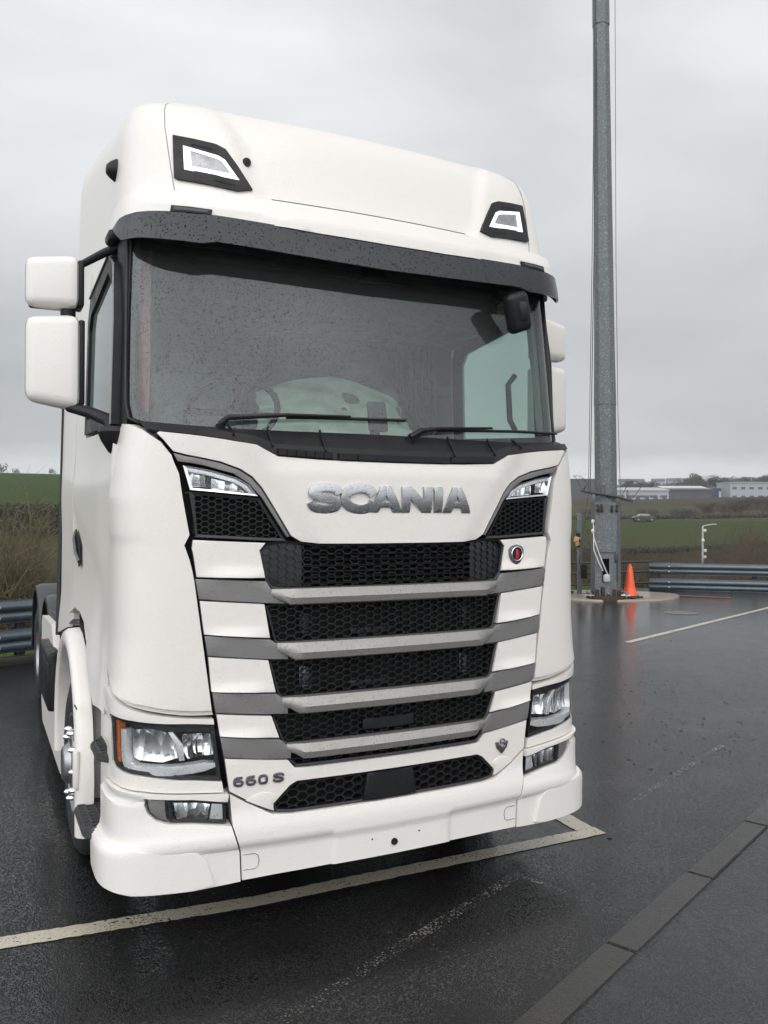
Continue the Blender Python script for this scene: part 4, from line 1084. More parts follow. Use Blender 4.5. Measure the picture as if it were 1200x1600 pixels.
# road strip on the photographer's side of the kerb (a few mm higher sheet)
K0 = Vector((.75, -.69)); KD = (Vector((3.07, .32))-K0).normalized(); KN = Vector((KD.y, -KD.x))   # KN points to the road side
def kp(t, n_, z=0): p = K0+KD*t+KN*n_; return Vector((p.x, p.y, z))
bm = bmesh.new(); bm.faces.new([bm.verts.new(p) for p in (kp(-20, .150, .006), kp(-20, 14, .006), kp(40, 14, .006), kp(40, .150, .006))])
tag(finish(bm, 'road', ASPH2, smooth=False), kind='structure')
CONC = mat_asphalt('wet_kerb_concrete', (.040, .038, .035), 5.0, 1.0, (.18, .38))
joints = [-11.8, -10.9, -10.0, -9.1, -8.2, -7.3, -6.4, -5.5, -4.6, -3.7, -2.77, -1.86, -.93, 0.0, 1.0, 2.0, 2.93]+[2.93+.92*i for i in range(1, 16)]
krnd = random.Random(3)
for i, (a, b) in enumerate(zip(joints, joints[1:])):
    if b < -2.5: continue
    bm = bmesh.new(); o1, o2 = krnd.uniform(-.004, .004), krnd.uniform(-.004, .004); hz = krnd.uniform(.010, .016)
    m = [kp(a+.006, .0+o1), kp(b-.006, .0+o1), kp(b-.006, .145+o2), kp(a+.006, .145+o2)]
    vb = [bm.verts.new(p+Vector((0, 0, -.05))) for p in m]; vt = [bm.verts.new(p+Vector((0, 0, hz))) for p in m]
    bm.faces.new(vt[::-1]);
    for j in range(4): bm.faces.new((vb[j], vb[(j+1) % 4], vt[(j+1) % 4], vt[j]))
    bmesh.ops.recalc_face_normals(bm, faces=bm.faces[:])
    bmesh.ops.bevel(bm, geom=[e_ for e_ in bm.edges if all(v.co.z > 0 for v in e_.verts)], offset=.006, segments=2, affect='EDGES')
    o = finish(bm, 'kerbstone', CONC); kl = {-.93: 'kerbstone cut by the bottom edge of the picture, first of the flush row', 0.0: 'second kerbstone up from the bottom edge in the flush row', 1.0: 'third kerbstone up from the bottom edge in the flush row', 2.0: 'fourth kerbstone up from the bottom edge, at the right edge'}
    tag(o, kl.get(a, 'wet grey kerbstone of the flush row beyond the right edge of the picture'), 'kerbstone', 'flush kerbstones')
# dark joint groove between road and kerb
def mat_line(name, base, thr, sc=60):
    k = NT(name); t = k.t
    n1 = k.noise(sc, 5, .7); n2 = k.noise(2.2, 3, .5)
    f = k.math('ADD', k.mul(n1, .75), k.mul(n2, .25))
    mk = k.ramp(f, [(thr, 0.0), (thr+.035, 1.0)])
    c = k.mix(k.noise(25, 4), tuple(x*.72 for x in base), base)
    k.set(color=c, rough=.35, coat=.35, coatr=.15, normal=k.bump(n1, .003, .5))
    tr = k.n('ShaderNodeBsdfTransparent'); mxs = k.n('ShaderNodeMixShader'); k.l(mk, mxs.inputs[0]); k.l(tr.outputs[0], mxs.inputs[1]); k.l(k.p.outputs[0], mxs.inputs[2]); k.l(mxs.outputs[0], k.o.inputs[0])
    return k.m
LINE = mat_line('road_line_paint', (.52, .475, .37), .40)
FADED = mat_line('worn_line_paint', (.22, .21, .19), .56, 90)
def ribbon(name, pts, wd, mat, z=.004):
    bm = bmesh.new(); n_ = len(pts); L_, R_ = [], []
    rr = random.Random(len(pts)*7+int(wd*1000)); dense = []
    for a, b in zip(pts, pts[1:]):
        a, b = Vector(a), Vector(b); k_ = max(1, int((b-a).length/.03))
        dense += [a.lerp(b, i/k_) for i in range(k_)]
    dense.append(Vector(pts[-1]))
    for i, p in enumerate(dense):
        d_ = (dense[min(i+1, len(dense)-1)]-dense[max(i-1, 0)]).normalized(); nn = Vector((-d_.y, d_.x))
        L_.append(bm.verts.new((*(p+nn*(wd/2+rr.uniform(-.004, .004))), z))); R_.append(bm.verts.new((*(p-nn*(wd/2+rr.uniform(-.004, .004))), z)))
    for i in range(len(dense)-1): bm.faces.new((R_[i], R_[i+1], L_[i+1], L_[i]))
    return tag(finish(bm, name, mat, smooth=False), kind='structure')
ribbon('bay_line', [(-6.0, .80), (-1.755, .53), (-.57, .42), (1.66, .405)], .115, LINE)
ribbon('bay_line_return', [(1.585, .463), (1.60, .80)], .135, LINE)
ribbon('distant_bay_line', [(7.29, 6.31), (13.53, 8.79), (20, 11.36)], .115, LINE)
ribbon('worn_line', [(-1.6, -.95), (-.81, -.6), (.89, .13)], .07, FADED)
ribbon('worn_line_far', [(2.2, .70), (2.76, .96), (3.92, 1.46)], .05, FADED)
ribbon('worn_line_cross', [(.84, .06), (1.01, -.47)], .05, FADED)

# concrete pad round the mast
PADM = simple('wet_pad_concrete', (.27, .215, .17), .4, nscale=5, namp=.25, bumpd=.002, coat=.3)
bm = bmesh.new(); pr = random.Random(2); vs = []
for i in range(36):
    a = 2*math.pi*i/36; r_ = 1+.05*math.sin(3*a+1)+.03*math.sin(5*a)
    vs.append((12.2+math.cos(a)*1.85*r_*.9, 12.3+math.sin(a)*1.35*r_))
th_ = R(-28)
vs2 = []
for x, y in vs:
    dx, dy = x-12.2, y-12.3; vs2.append((12.25+dx*math.cos(th_)-dy*math.sin(th_), 12.35+dx*math.sin(th_)+dy*math.cos(th_)))
bt = [bm.verts.new((x, y, -.01)) for x, y in vs2]; tp = [bm.verts.new((12.25+(x-12.25)*.985, 12.35+(y-12.35)*.985, .035)) for x, y in vs2]
bm.faces.new(tp)
for i in range(36): bm.faces.new((bt[i], bt[(i+1) % 36], tp[(i+1) % 36], tp[i]))
tag(finish(bm, 'mast_pad', PADM), kind='structure')
# patch of wear on the yard
bm = bmesh.new(); lathe(bm, [(.001, .004), (.33, .004)], 24, 'Z', (11.1, 8.9, .0)); 
tag(finish(bm, 'manhole_cover', simple('iron_cover', (.10, .095, .085), .35, metal=.3)), 'round iron cover set into the wet yard near the far bay line', 'manhole cover')

# ------------------------------------------------------------------ mast
def mat_galv():
    k = NT('galvanised_steel')
    v = k.n('ShaderNodeTexVoronoi'); v.inputs['Scale'].default_value = 14; k.l(k.tc.outputs['Object'], v.inputs['Vector'])
    sp = k.n('ShaderNodeSeparateColor'); k.l(v.outputs['Color'], sp.inputs[0])
    n = k.noise(30, 5, .7)
    c = k.mix(k.ramp(n, [(.3, 0.0), (.62, 1.0)]), (.075, .088, .094), (.14, .152, .158))
    c = k.mix(k.ramp(k.noise(26, 3, .8), [(.56, 0.0), (.64, .9)]), c, (.30, .32, .32))
    st = k.n('ShaderNodeMapping'); st.inputs['Scale'].default_value = (6, 6, .35); k.l(k.tc.outputs['Object'], st.inputs[0])
    c = k.mix(k.ramp(k.noise(1.5, 4, .6, st.outputs[0]), [(.52, 0.0), (.72, .7)]), c, (.11, .12, .125))
    return k.set(color=c, rough=.48, metal=.25, normal=k.bump(n, .002, .5))
GALV = mat_galv()
RUST = simple('rusty_base', (.035, .020, .012), .7, nscale=12, namp=.7, bumpd=.01)
MX = Vector((11.56, 11.68, 0)); mrot = R(-26)
mast = empty('mast', MX, mrot, 'tall grey galvanised steel mast standing on the pale concrete pad beside the traffic cone', 'mast')
bm = bmesh.new()
def oct_ring(r_, z, dx=0, n=12): return [bm.verts.new((dx+r_*math.cos(2*math.pi*(i+.5)/n), r_*math.sin(2*math.pi*(i+.5)/n), z)) for i in range(n)]
def stack(levels):
    prev = None
    for r_, z, dx in levels:
        ring = oct_ring(r_, z, dx)
        if prev:
            for i in range(12): bm.faces.new((prev[i], prev[(i+1) % 12], ring[(i+1) % 12], ring[i]))
        prev = ring
def mdx(z): return -.145*(z-2.3)/12
stack([(.256, 2.2, 0), (.250, 4.6, mdx(4.6)), (.258, 4.61, mdx(4.6)), (.236, 6.0, mdx(6)), (.188, 13.6, mdx(13.6)), (.200, 13.61, mdx(13.6)), (.150, 26, mdx(26)), (.148, 26.02, mdx(26)), (.001, 26.05, mdx(26))])
finish(bm, 'mast_shaft', GALV, mast, ang=20)
bm = bmesh.new()
# polygonal base cabinet with a door opening in its front
bz = 2.30; hw_ = .315
base = [(-.315, -.20), (.175, -.28), (.315, -.14), (.315, .20), (.17, .31), (-.17, .31), (-.315, .20)]
prevr = None
bv = [[bm.verts.new((x*(1.0 if z < 1 else .98), y*(1.0 if z < 1 else .98), z)) for x, y in base] for z in (.05, 1.10, bz)]
for i in range(len(base)):
    j = (i+1) % len(base)
    for q in range(2):
        if i == 0 and q == 0: continue
        bm.faces.new((bv[q][i], bv[q][j], bv[q+1][j], bv[q+1][i]))
bm.faces.new(bv[2])
# front lower face with its opening
A0, A1 = Vector((*base[0], .05)), Vector((*base[1], .05)); ux = (A1-A0)
def fp_(u, z): p = A0+ux*u; return Vector((p.x, p.y, z))
inner = [(.34, .42), (.66, .42), (.66, .98), (.34, .98)]
o4 = [bv[0][0], bv[0][1], bv[1][1], bv[1][0]]; i4 = [bm.verts.new(fp_(u, z)) for u, z in inner]
for i in range(4): bm.faces.new((o4[i], o4[(i+1) % 4], i4[(i+1) % 4], i4[i]))
finish(bm, 'mast_base', GALV, mast, smooth=False)
bm = bmesh.new()
i5 = [fp_(u, z)+Vector((.02, .22, 0)) for u, z in inner]; vv = [bm.verts.new(p) for p in [fp_(u, z)+Vector((0, .003, 0)) for u, z in inner]+i5]
for i in range(4): bm.faces.new((vv[i], vv[(i+1) % 4], vv[4+(i+1) % 4], vv[4+i]))
bm.faces.new(vv[4:]); finish(bm, 'door_opening', VOID, mast, smooth=False)
bm = bmesh.new()
for u0, z0_, u1, z1_ in ((.02, 1.12, .98, 1.135),): 
    a_ = fp_(u0, z0_); b_ = fp_(u1, z1_); box(bm, (a_+b_)/2+Vector((0, -.008, 0)), ((b_-a_).length, .014, .016), rot=Matrix.Rotation(math.atan2(ux.y, ux.x), 3, 'Z'))
finish(bm, 'cabinet_trim', STEEL, mast); bm = bmesh.new()
box(bm, fp_(1.0, .75)+Vector((.015, -.01, 0)), (.03, .03, .62)); finish(bm, 'corner_bracket', STEEL, mast); bm = bmesh.new()
for z_ in (.25, .8, 1.3, 1.9): box(bm, (.316, -.0, z_), (.012, .06, .04), bev=.004); finish(bm, 'cabinet_hinge', STEEL, mast); bm = bmesh.new()
box(bm, fp_(.97, 1.0)+Vector((0, -.02, 0)), (.07, .03, .20), bev=.008)
finish(bm, 'cabinet_latch', STEEL, mast)
bm = bmesh.new(); rr = random.Random(5)
for i in range(len(base)):
    a_ = Vector((*base[i], 0)); b_ = Vector((*base[(i+1) % len(base)], 0)); n_ = max(2, int((b_-a_).length/.11))
    for q in range(n_):
        p = a_.lerp(b_, (q+.5)/n_)*1.05; h_ = rr.uniform(.12, .30)
        box(bm, (p.x, p.y, .03+h_/2), (.075*rr.uniform(.7, 1.1), .06, h_), rot=Matrix.Rotation(rr.uniform(-.3, .3), 3, 'Z'), bev=.012)
lathe(bm, [(.001, .11), (.40, .11), (.44, .10), (.46, .03), (.46, .0)], 20, 'Z')
finish(bm, 'rusty_foot', RUST, mast)
bm = bmesh.new()
for i, (x, y) in enumerate(((.44, -.18), (.44, .02), (.40, -.30), (-.42, -.22), (-.40, .2))):
    lathe(bm, [(.022, .08), (.022, .20), (.018, .205), (.001, .205)], 8, 'Z', (x, y, 0)); lathe(bm, [(.036, .11), (.036, .14), (.001, .14)], 6, 'Z', (x, y, 0))
    tube(bm, [(x-.14, y-.03, .13), (x+.08, y-.02, .12)], .012, 5)
finish(bm, 'anchor_bolt', RIMM, mast)
bm = bmesh.new()
for x in (-.26, -.17, .06, .17):
    p = Vector((x, -.235 if x < .1 else -.27, 2.13)); tube(bm, [p+Vector((0, .02, .11)), p+Vector((.01, -.03, .07)), p+Vector((-.01, -.05, 0)), p+Vector((.01, -.03, -.06))], .028, 7)
finish(bm, 'cable_hooks', RUST, mast)
# winch yoke with its wires
bm = bmesh.new(); yk = [Vector((-.66, -.20, 2.575)), Vector((-.3, -.30, 2.51)), Vector((.1, -.33, 2.44)), Vector((.56, -.22, 2.335))]
tube(bm, yk, [.02, .032, .036, .022], 8)
for t in (-.55, -.40, -.30, .0, .12, .3, .42): box(bm, Vector((t, -.28, 2.555-(t+.66)*.19)), (.05, .05, .06), rot=Matrix.Rotation(.3, 3, 'Y'), bev=.008)
box(bm, (-.56, -.22, 2.64), (.05, .03, .12), rot=Matrix.Rotation(.5, 3, 'Y'))
finish(bm, 'winch_yoke', STEEL, mast)
bm = bmesh.new()
def arcw(a, b, sag, n_=10):
    a, b = Vector(a), Vector(b); return [a.lerp(b, i/n_)+Vector((0, 0, sag*math.sin(math.pi*i/n_))) for i in range(n_+1)]
tube(bm, arcw((-.62, -.22, 2.60), (-.80, -.1, 2.95), .03), .006, 4)
tube(bm, arcw((-.80, -.1, 2.9), (-.45, -.2, 2.66), .12), .006, 4)
tube(bm, arcw((.30, -.25, 2.46), (.80, -.15, 2.72), .20), .008, 4)
tube(bm, arcw((.52, -.22, 2.37), (.80, -.15, 2.70), -.03), .008, 4)
tube(bm, arcw((.42, -.22, 2.42), (.47, -.22, 2.32), .22), .007, 4)
tube(bm, arcw((-.1, -.30, 2.5), (-.22, -.26, 2.46), .22), .007, 4)
finish(bm, 'loose_wires', STEEL, mast)
bm = bmesh.new()
tube(bm, [(-.44, -.25, 2.5), (-.335, -.15, 8), (-.27, -.1, 14), (-.24, 0, 25)], .010, 5)
tube(bm, [(-.70, -.25, .9), (-.48, -.25, 2.5), (-.39, -.2, 8), (-.30, -.1, 15), (-.26, 0, 25)], .008, 5)
tube(bm, [(.30, -.15, 2.45), (.245, -.12, 4.5), (.20, -.1, 8.0), (.17, -.1, 14), (.12, 0, 25)], .007, 5)
finish(bm, 'halyard', STEEL, mast)
WCAB = simple('white_cable', (.62, .62, .60), .4)
bm = bmesh.new()
tube(bm, [(-.37, -.24, 1.83), (-.36, -.26, 1.72), (-.36, -.27, 1.2), (-.24, -.28, .88), (-.14, -.26, .70)], .013, 6)
tube(bm, [(-.37, -.24, 1.62), (-.35, -.26, 1.45), (-.22, -.27, 1.06), (-.08, -.26, .72), (.0, -.22, .58)], .013, 6)
for z_ in (1.85, 1.63): lathe(bm, [(.001, .05), (.03, .045), (.042, .01), (.035, -.03), (.02, -.05)], 10, 'Z', (-.375, -.25, z_))
finish(bm, 'white_cables', WCAB, mast)
bm = bmesh.new(); box(bm, fp_(.55, .52)+Vector((0, .0, 0)), (.16, .12, .20), bev=.05, seg=3); finish(bm, 'plastic_bag', simple('bag_film', (.40, .42, .42), .35, nscale=20, bumpd=.01), mast)

# ------------------------------------------------------------------ cone
CONEM = simple('orange_plastic', (.78, .10, .025), .35, drops=.4, nscale=8, namp=.08)
cone = empty('traffic_cone', (12.15, 11.52, .035), .3, 'orange traffic cone with a black base, standing right of the mast', 'traffic cone')
bm = bmesh.new()
lathe(bm, [(.001, .80), (.032, .80), (.036, .785), (.036, .765), (.048, .75), (.052, .74), (.085, .52), (.128, .235), (.134, .230), (.172, .05), (.180, .035)], 32, 'Z')
finish(bm, 'cone_body', CONEM, cone)
bm = bmesh.new(); box(bm, (0, 0, .02), (.46, .46, .04), bev=.012); lathe(bm, [(.225, .03), (.215, .055), (.178, .06)], 24, 'Z'); finish(bm, 'cone_base', RUBBER, cone)

# ------------------------------------------------------------------ barriers
BARM = simple('galvanised_barrier', (.105, .13, .145), .36, metal=.45, nscale=10, namp=.25, drops=.4)
def wbeam(bm, a, b, z, h=.31, d=.083, side=1):
    a, b = Vector((a[0], a[1], 0)), Vector((b[0], b[1], 0)); t = (b-a).normalized(); nn = Vector((t.y, -t.x, 0))*side
    prof = [(-.5, .0), (-.5, .012), (-.44, .016), (-.33, .80), (-.20, .95), (-.10, .80), (.0, .06), (.10, .80), (.20, .95), (.33, .80), (.44, .016), (.5, .012), (.5, 0)]
    n_ = max(2, int((b-a).length/1.0)); rings = []
    for i in range(n_+1):
        p = a.lerp(b, i/n_); rings.append([bm.verts.new(p+nn*(q*d)+Vector((0, 0, z+u*h))) for u, q in prof])
    for r0, r1 in zip(rings, rings[1:]):
        for j in range(len(prof)-1): bm.faces.new((r0[j], r1[j], r1[j+1], r0[j+1]))
def barrier(name, a, b, zs_, label, group, postoff=.12, posts=2.4, zp=.86, lapp=3.8, side=1):
    e_ = empty(name, (a[0], a[1], 0), 0, label, 'crash barrier', group)
    A, B = Vector((0, 0)), Vector((b[0]-a[0], b[1]-a[1])); L_ = (B-A).length; t = (B-A).normalized(); nn = Vector((t.y, -t.x))*side
    for z in zs_:
        bm = bmesh.new(); wbeam(bm, A, B, z, side=side)
        o = finish(bm, 'rail', BARM, e_, ang=50); m_ = o.modifiers.new('s', 'SOLIDIFY'); m_.thickness = .006
    n_ = int(L_/posts)
    for i in range(n_+1):
        p = A+t*min(L_, .25+i*posts)-nn*postoff*.6
        bm = bmesh.new(); rot = Matrix.Rotation(math.atan2(t.y, t.x), 3, 'Z')
        box(bm, (p.x, p.y, zp/2-.02), (.10, .012, zp), rot=rot); box(bm, (p.x-nn.x*.055, p.y-nn.y*.055, zp/2-.02), (.012, .11, zp), rot=rot); box(bm, (p.x-nn.x*.11, p.y-nn.y*.11, zp/2-.02), (.10, .012, zp), rot=rot)
        finish(bm, 'post', STEEL, e_, smooth=False)
    bm = bmesh.new()
    for z in zs_:
        i = 0
        while i*lapp < L_:
            p = A+t*(i*lapp+.5)
            for dz in (-.07, .07):
                q = p+nn*.082; box(bm, (q.x, q.y, z+dz), (.035, .02, .03))
            i += 1
    finish(bm, 'bolts', SATIN, e_, smooth=False)
    return e_
# left run: the camera sees it left of the lorry and in the gap between cab and mast
dirL = Vector((.941, .339))
a_ = Vector((-12.8, 4.28)); b_ = Vector((11.3, 12.95))
barrier('crash_barrier', tuple(a_), tuple(b_), (.69, .30), 'dark grey double-rail crash barrier behind the lorry and left of it', 'crash barriers at the yard edge')
a_ = Vector((14.44, 13.26)); dR = Vector((.742, -.670)); b_ = a_+dR*26
barrier('crash_barrier', tuple(a_), tuple(b_), (.575, .155), 'dark grey double-rail crash barrier at the right, beyond the traffic cone', 'crash barriers at the yard edge', zp=.72, postoff=.3)
# low kerb strip under the left barrier
bm = bmesh.new()
box(bm, (0, 0, .05), (26, .13, .11), bev=.012)
o = finish(bm, 'edging_strip', CONC); o.location = (-.6, 8.62, 0); o.rotation_euler = (0, 0, math.atan2(.339, .941)); tag(o, kind='structure')
# fence of dark timber rails behind the mast and cone
WOODM = simple('dark_timber', (.035, .030, .027), .6, nscale=12, namp=.4)
fe = empty('rail_fence', (12.4, 14.45, 0), 0, 'low dark timber rail fence behind the traffic cone', 'fence')
for z_ in (.70, .42, .10):
    bm = bmesh.new(); tube(bm, [(-.9, .15, z_), (1.2, -.10, z_-.01), (3.0, -.32, z_)], .032, 6); finish(bm, 'fence_rail', WOODM, fe)
for x_, y_ in ((-.9, .19), (.6, .02), (2.1, -.17), (3.0, -.28)):
    bm = bmesh.new(); box(bm, (x_, y_, .3), (.08, .08, .9), bev=.008); finish(bm, 'fence_post', WOODM, fe)
# dark post left of mast carrying a glove and a box
po = empty('steel_post', (11.73, 12.85, 0), mrot, 'dark square steel post with a black box, just left of the mast', 'post')
bm = bmesh.new(); box(bm, (0, 0, 1.02), (.11, .10, 2.06), bev=.006); finish(bm, 'post_shaft', GALV, po)
bm = bmesh.new(); box(bm, (.10, -.07, .60), (.13, .09, .36), bev=.01); finish(bm, 'switch_box', BLACK, po); bm = bmesh.new(); box(bm, (-.06, -.07, 1.38), (.10, .08, .36), bev=.015); finish(bm, 'switch_box', BLACK, po)
bm = bmesh.new(); tube(bm, [(0, -.10, 1.0), (-.03, -.13, .8), (.02, -.13, .62), (.12, -.12, .55)], .009, 5); finish(bm, 'cable', BLACK, po)
GLV = simple('tan_leather', (.55, .33, .16), .7, nscale=20, namp=.3)
bm = bmesh.new()
box(bm, (0, 0, 0), (.13, .05, .14), rot=Matrix.Rotation(.3, 3, 'Y'), bev=.022, seg=3)
for i, (dx, dz, an) in enumerate(((.035, -.13, .1), (.06, -.11, .25), (.012, -.15, 0.0), (-.012, -.13, -.1))): tube(bm, [(dx*.7, 0, -.05), (dx, -.01, -.10), (dx+.02*an, -.01, dz-.03)], [.014, .013, .010], 7)
tube(bm, [(.06, 0, .02), (.09, -.01, .04), (.10, -.01, .0)], [.014, .013, .009], 7)
o = finish(bm, 'work_glove', GLV); o.location = (11.50, 12.68, 1.40); o.rotation_euler = (0, 0, mrot); tag(o, 'tan leather work glove hanging on the dark post left of the mast', 'glove')
# orange hose by the right barrier
HOSE = simple('orange_hose', (.25, .045, .02), .4)
bm = bmesh.new(); pts = [(12.75, 12.05, .05), (13.1, 12.15, .03), (13.5, 11.9, .02), (13.75, 11.55, .02), (13.95, 11.2, .02), (14.2, 10.95, .02), (14.5, 10.6, .015)]
tube(bm, pts, .011, 7); o = finish(bm, 'hose', HOSE); tag(o, 'thin orange hose lying on the ground at the foot of the right barrier', 'hose')

# ------------------------------------------------------------------ land beyond the yard
def terrain_h(x, y):
    D = max(dL1(x, y), dL2(x, y)); r_ = math.hypot(x, y); th = math.degrees(math.atan2(x, y))
    if y < -5 and D < 0: return -.3
    near = interp(D, [(.0, -.25), (.9, -.03), (1.6, .02), (3.5, -.6), (10, -3.2), (40, -5.2), (90, -6.0)])
    right = interp(r_, [(100, -5.6), (165, 1.15), (178, 1.3), (240, 3.6), (330, 6.8), (460, 11.5), (600, 17), (900, 33), (1500, 46), (3000, 52)])
    left = interp(r_, [(40, -4.5), (90, -1.0), (150, 4.2), (250, 11.6), (350, 18.2), (420, 18.8), (600, 8), (3000, 0)])
    kk = sst(30, 14, th) if th > 0 else 1.0
    kk = max(0, min(1, (30-th)/16)) if th > -60 else 0
    far = right*(1-kk)+left*kk
    b = sst(50, 105, r_)
    u = .25*math.sin(x*.05+1.3)*math.sin(y*.043)+1.2*math.sin(x*.011+.4)*math.sin(y*.013+2)*sst(200, 500, r_)
    return near*(1-b)+far*b+u*b*.8
def mat_land():
    k = NT('land')
    at = k.n('ShaderNodeAttribute'); at.attribute_name = 'zone'
    n = k.noise(.9, 6, .7); n2 = k.noise(.06, 5, .6)
    c = k.mix(k.ramp(n, [(.3, .0), (.7, .45)]), at.outputs['Color'], (.045, .040, .022))
    c = k.mix(k.ramp(n2, [(.45, 0.0), (.7, .35)]), c, (.055, .060, .026))
    return k.set(color=c, rough=1.0, spec=.05, normal=k.bump(k.noise(6, 4), .15, .7))
LAND = mat_land()
bm = bmesh.new(); cl = bm.loops.layers.float_color.new('zone')
angs = [-180+i*4 for i in range(45)]+[i*.9 for i in range(0, 78)]+[70+i*5 for i in range(0, 23)]
rads = [4, 6, 7, 7.6, 8.2, 8.8, 9.4, 10, 10.7, 11.5, 12.4, 13.4, 14.4, 15.4, 16.4, 17.4, 18.4, 19.4, 20.5, 22, 24, 27, 31, 36, 42, 50, 60, 72, 86, 100, 112, 125, 138, 150, 160, 168, 176, 188, 205, 230, 260, 300, 340, 380, 420, 470, 530, 600, 700, 850, 1100, 1500, 2200, 3200]
tv = []
for a in angs:
    ra = R(a); tv.append([bm.verts.new((r_*math.sin(ra), r_*math.cos(ra), terrain_h(r_*math.sin(ra), r_*math.cos(ra)))) for r_ in rads])
def zonecol(x, y):
    D = max(dL1(x, y), dL2(x, y)); r_ = math.hypot(x, y); th = math.degrees(math.atan2(x, y))
    if D < 2.6: return (.075, .115, .022)
    if r_ < 60: return (.060, .050, .028)
    if th < 20:
        return (.070, .062, .030) if r_ < 130 else (.036, .066, .016)
    if r_ < 118: return (.060, .062, .030)
    if r_ < 124: return (.026, .026, .018)
    if r_ < 172: return (.050, .066, .026)
    if r_ < 180: return (.035, .035, .034)
    if r_ < 300: return (.078, .072, .048)
    if r_ < 480: return (.060, .052, .036)
    return (.050, .055, .040)
for i in range(len(angs)-1):
    for j in range(len(rads)-1):
        p = [tv[i][j], tv[i][j+1], tv[i+1][j+1], tv[i+1][j]]
        f = bm.faces.new(p[::-1])
        for lp in f.loops: lp[cl] = zonecol(f.calc_center_median().x, f.calc_center_median().y)+(1,)
bmesh.ops.recalc_face_normals(bm, faces=bm.faces[:])
me = bpy.data.meshes.new('terrain'); bm.to_mesh(me); bm.free()
for p in me.polygons: p.use_smooth = True
terr = link('terrain', me, LAND); tag(terr, kind='structure')

# grass verge tufts under the left barrier
GRASS = simple('grass_blades', (.085, .15, .022), .6, nscale=3, namp=.4)
bm = bmesh.new(); rr = random.Random(9)
for i in range(9000):
    t = rr.uniform(-6, 24) if i % 3 else rr.uniform(8, 18); d = rr.uniform(.55, 2.6)
    base_ = Vector((-12.8, 4.28))+dirL*t*1.0+Vector((-.339, .941))*d
    x, y = base_.x, base_.y; z = terrain_h(x, y)-.01; h_ = rr.uniform(.04, .11); a = rr.uniform(0, 6.28)
    dx, dy = math.cos(a)*.006, math.sin(a)*.006; lx, ly = rr.uniform(-.04, .04), rr.uniform(-.04, .04)
    bm.faces.new((bm.verts.new((x-dx, y-dy, z)), bm.verts.new((x+dx, y+dy, z)), bm.verts.new((x+lx, y+ly, z+h_))))
tag(finish(bm, 'verge_grass', GRASS, smooth=False), 'short green grass on the verge under the left crash barrier', 'grass', kind='stuff')

# ------------------------------------------------------------------ plants
TWIG = simple('bare_twigs', (.075, .056, .038), .8, nscale=2, namp=.35)
TWIGY = simple('olive_twigs', (.125, .105, .06), .8, nscale=2, namp=.3)
TWIGR = simple('reddish_twigs', (.075, .050, .036), .8, nscale=2, namp=.3)
BARK = simple('bark', (.060, .052, .042), .85, nscale=8, namp=.4)
FARF = simple('far_foliage', (.040, .045, .032), .9, nscale=.6, namp=.5)
FARB = simple('far_bare_crown', (.052, .040, .032), .9, nscale=.6, namp=.4)
EVG = simple('evergreen_foliage', (.022, .034, .020), .9, nscale=.6, namp=.5)
def quadtwig(bm, a, b, r0, r1):
    d = (b-a); 
    u = d.cross(Vector((.3, .9, .2))).normalized(); v = d.normalized().cross(u)
    A = [bm.verts.new(a+(u*math.cos(q)+v*math.sin(q))*r0) for q in (0, 2.09, 4.19)]; B = [bm.verts.new(b+(u*math.cos(q)+v*math.sin(q))*r1) for q in (0, 2.09, 4.19)]
    for i in range(3): bm.faces.new((A[i], A[(i+1) % 3], B[(i+1) % 3], B[i]))
def bare_shrub_meshes(seed, h, spread, stems, depth, r0, kids=3):
    rr = random.Random(seed); bt = bmesh.new(); bt2 = bmesh.new()
    def grow(p, d, l_, r_, lev):
        steps = 3; q = p
        for s in range(steps):
            d2 = (d+Vector((rr.gauss(0, .14), rr.gauss(0, .14), rr.gauss(.03, .08)))).normalized(); e_ = q+d2*l_/steps
            quadtwig(bt if lev < 1 else bt2, q, e_, r_*(1-s/steps*.5), r_*(1-(s+1)/steps*.5)); q = e_; d = d2
            if lev < depth and (s > 0 or lev == 0):
                for c in range(kids if s == steps-1 else kids-1):
                    nd_ = (d+Vector((rr.gauss(0, .62), rr.gauss(0, .62), rr.gauss(.10, .40)))).normalized()
                    grow(q, nd_, l_*rr.uniform(.48, .72), r_*.52, lev+1)
    for i in range(stems):
        a = rr.uniform(0, 6.28); b = rr.uniform(0, .35)
        grow(Vector((math.cos(a)*b*spread, math.sin(a)*b*spread, -.2)), Vector((math.cos(a)*rr.uniform(.1, .6)*spread, math.sin(a)*rr.uniform(.1, .6)*spread, 1)).normalized(), h*rr.uniform(.42, .62), r0, 0)
    return bt, bt2
def make_shrub(seed, h, spread, stems, depth, r0, mat, label, group, kids=3, name='bare_shrub', cat='shrub'):
    t = empty(name, (0, 0, 0), 0, label, cat, group)
    a, b = bare_shrub_meshes(seed, h, spread, stems, depth, r0, kids)
    finish(a, 'trunk', mat, t, smooth=False); finish(b, 'twigs', mat, t, smooth=False); return t
def put(proto, used, x, y, sc_, rz, label=None, dz=0):
    o = proto if not used else copy_tree(proto)
    o.location = (x, y, terrain_h(x, y)+dz); o.rotation_euler = (0, 0, rz); o.scale = (sc_,)*3
    if label: o['label'] = label
    return o
def polar(px, D):   # ground position seen under a given picture column, D metres ahead
    d = Fv + R2*((px-600)/1300); p = CAM_LOC + d*D; return p.x, p.y
GL = 'bare scrub behind the left barrier'; GR = 'bare scrub beyond the right barrier'
pA = make_shrub(1, 3.6, .7, 14, 3, .030, TWIGY, 'olive bare shrub with long upright shoots, nearest the left edge', GL)
pB = make_shrub(2, 2.9, 1.0, 20, 3, .022, TWIGR, 'brown bare shrub in the thicket behind the left barrier', GL)
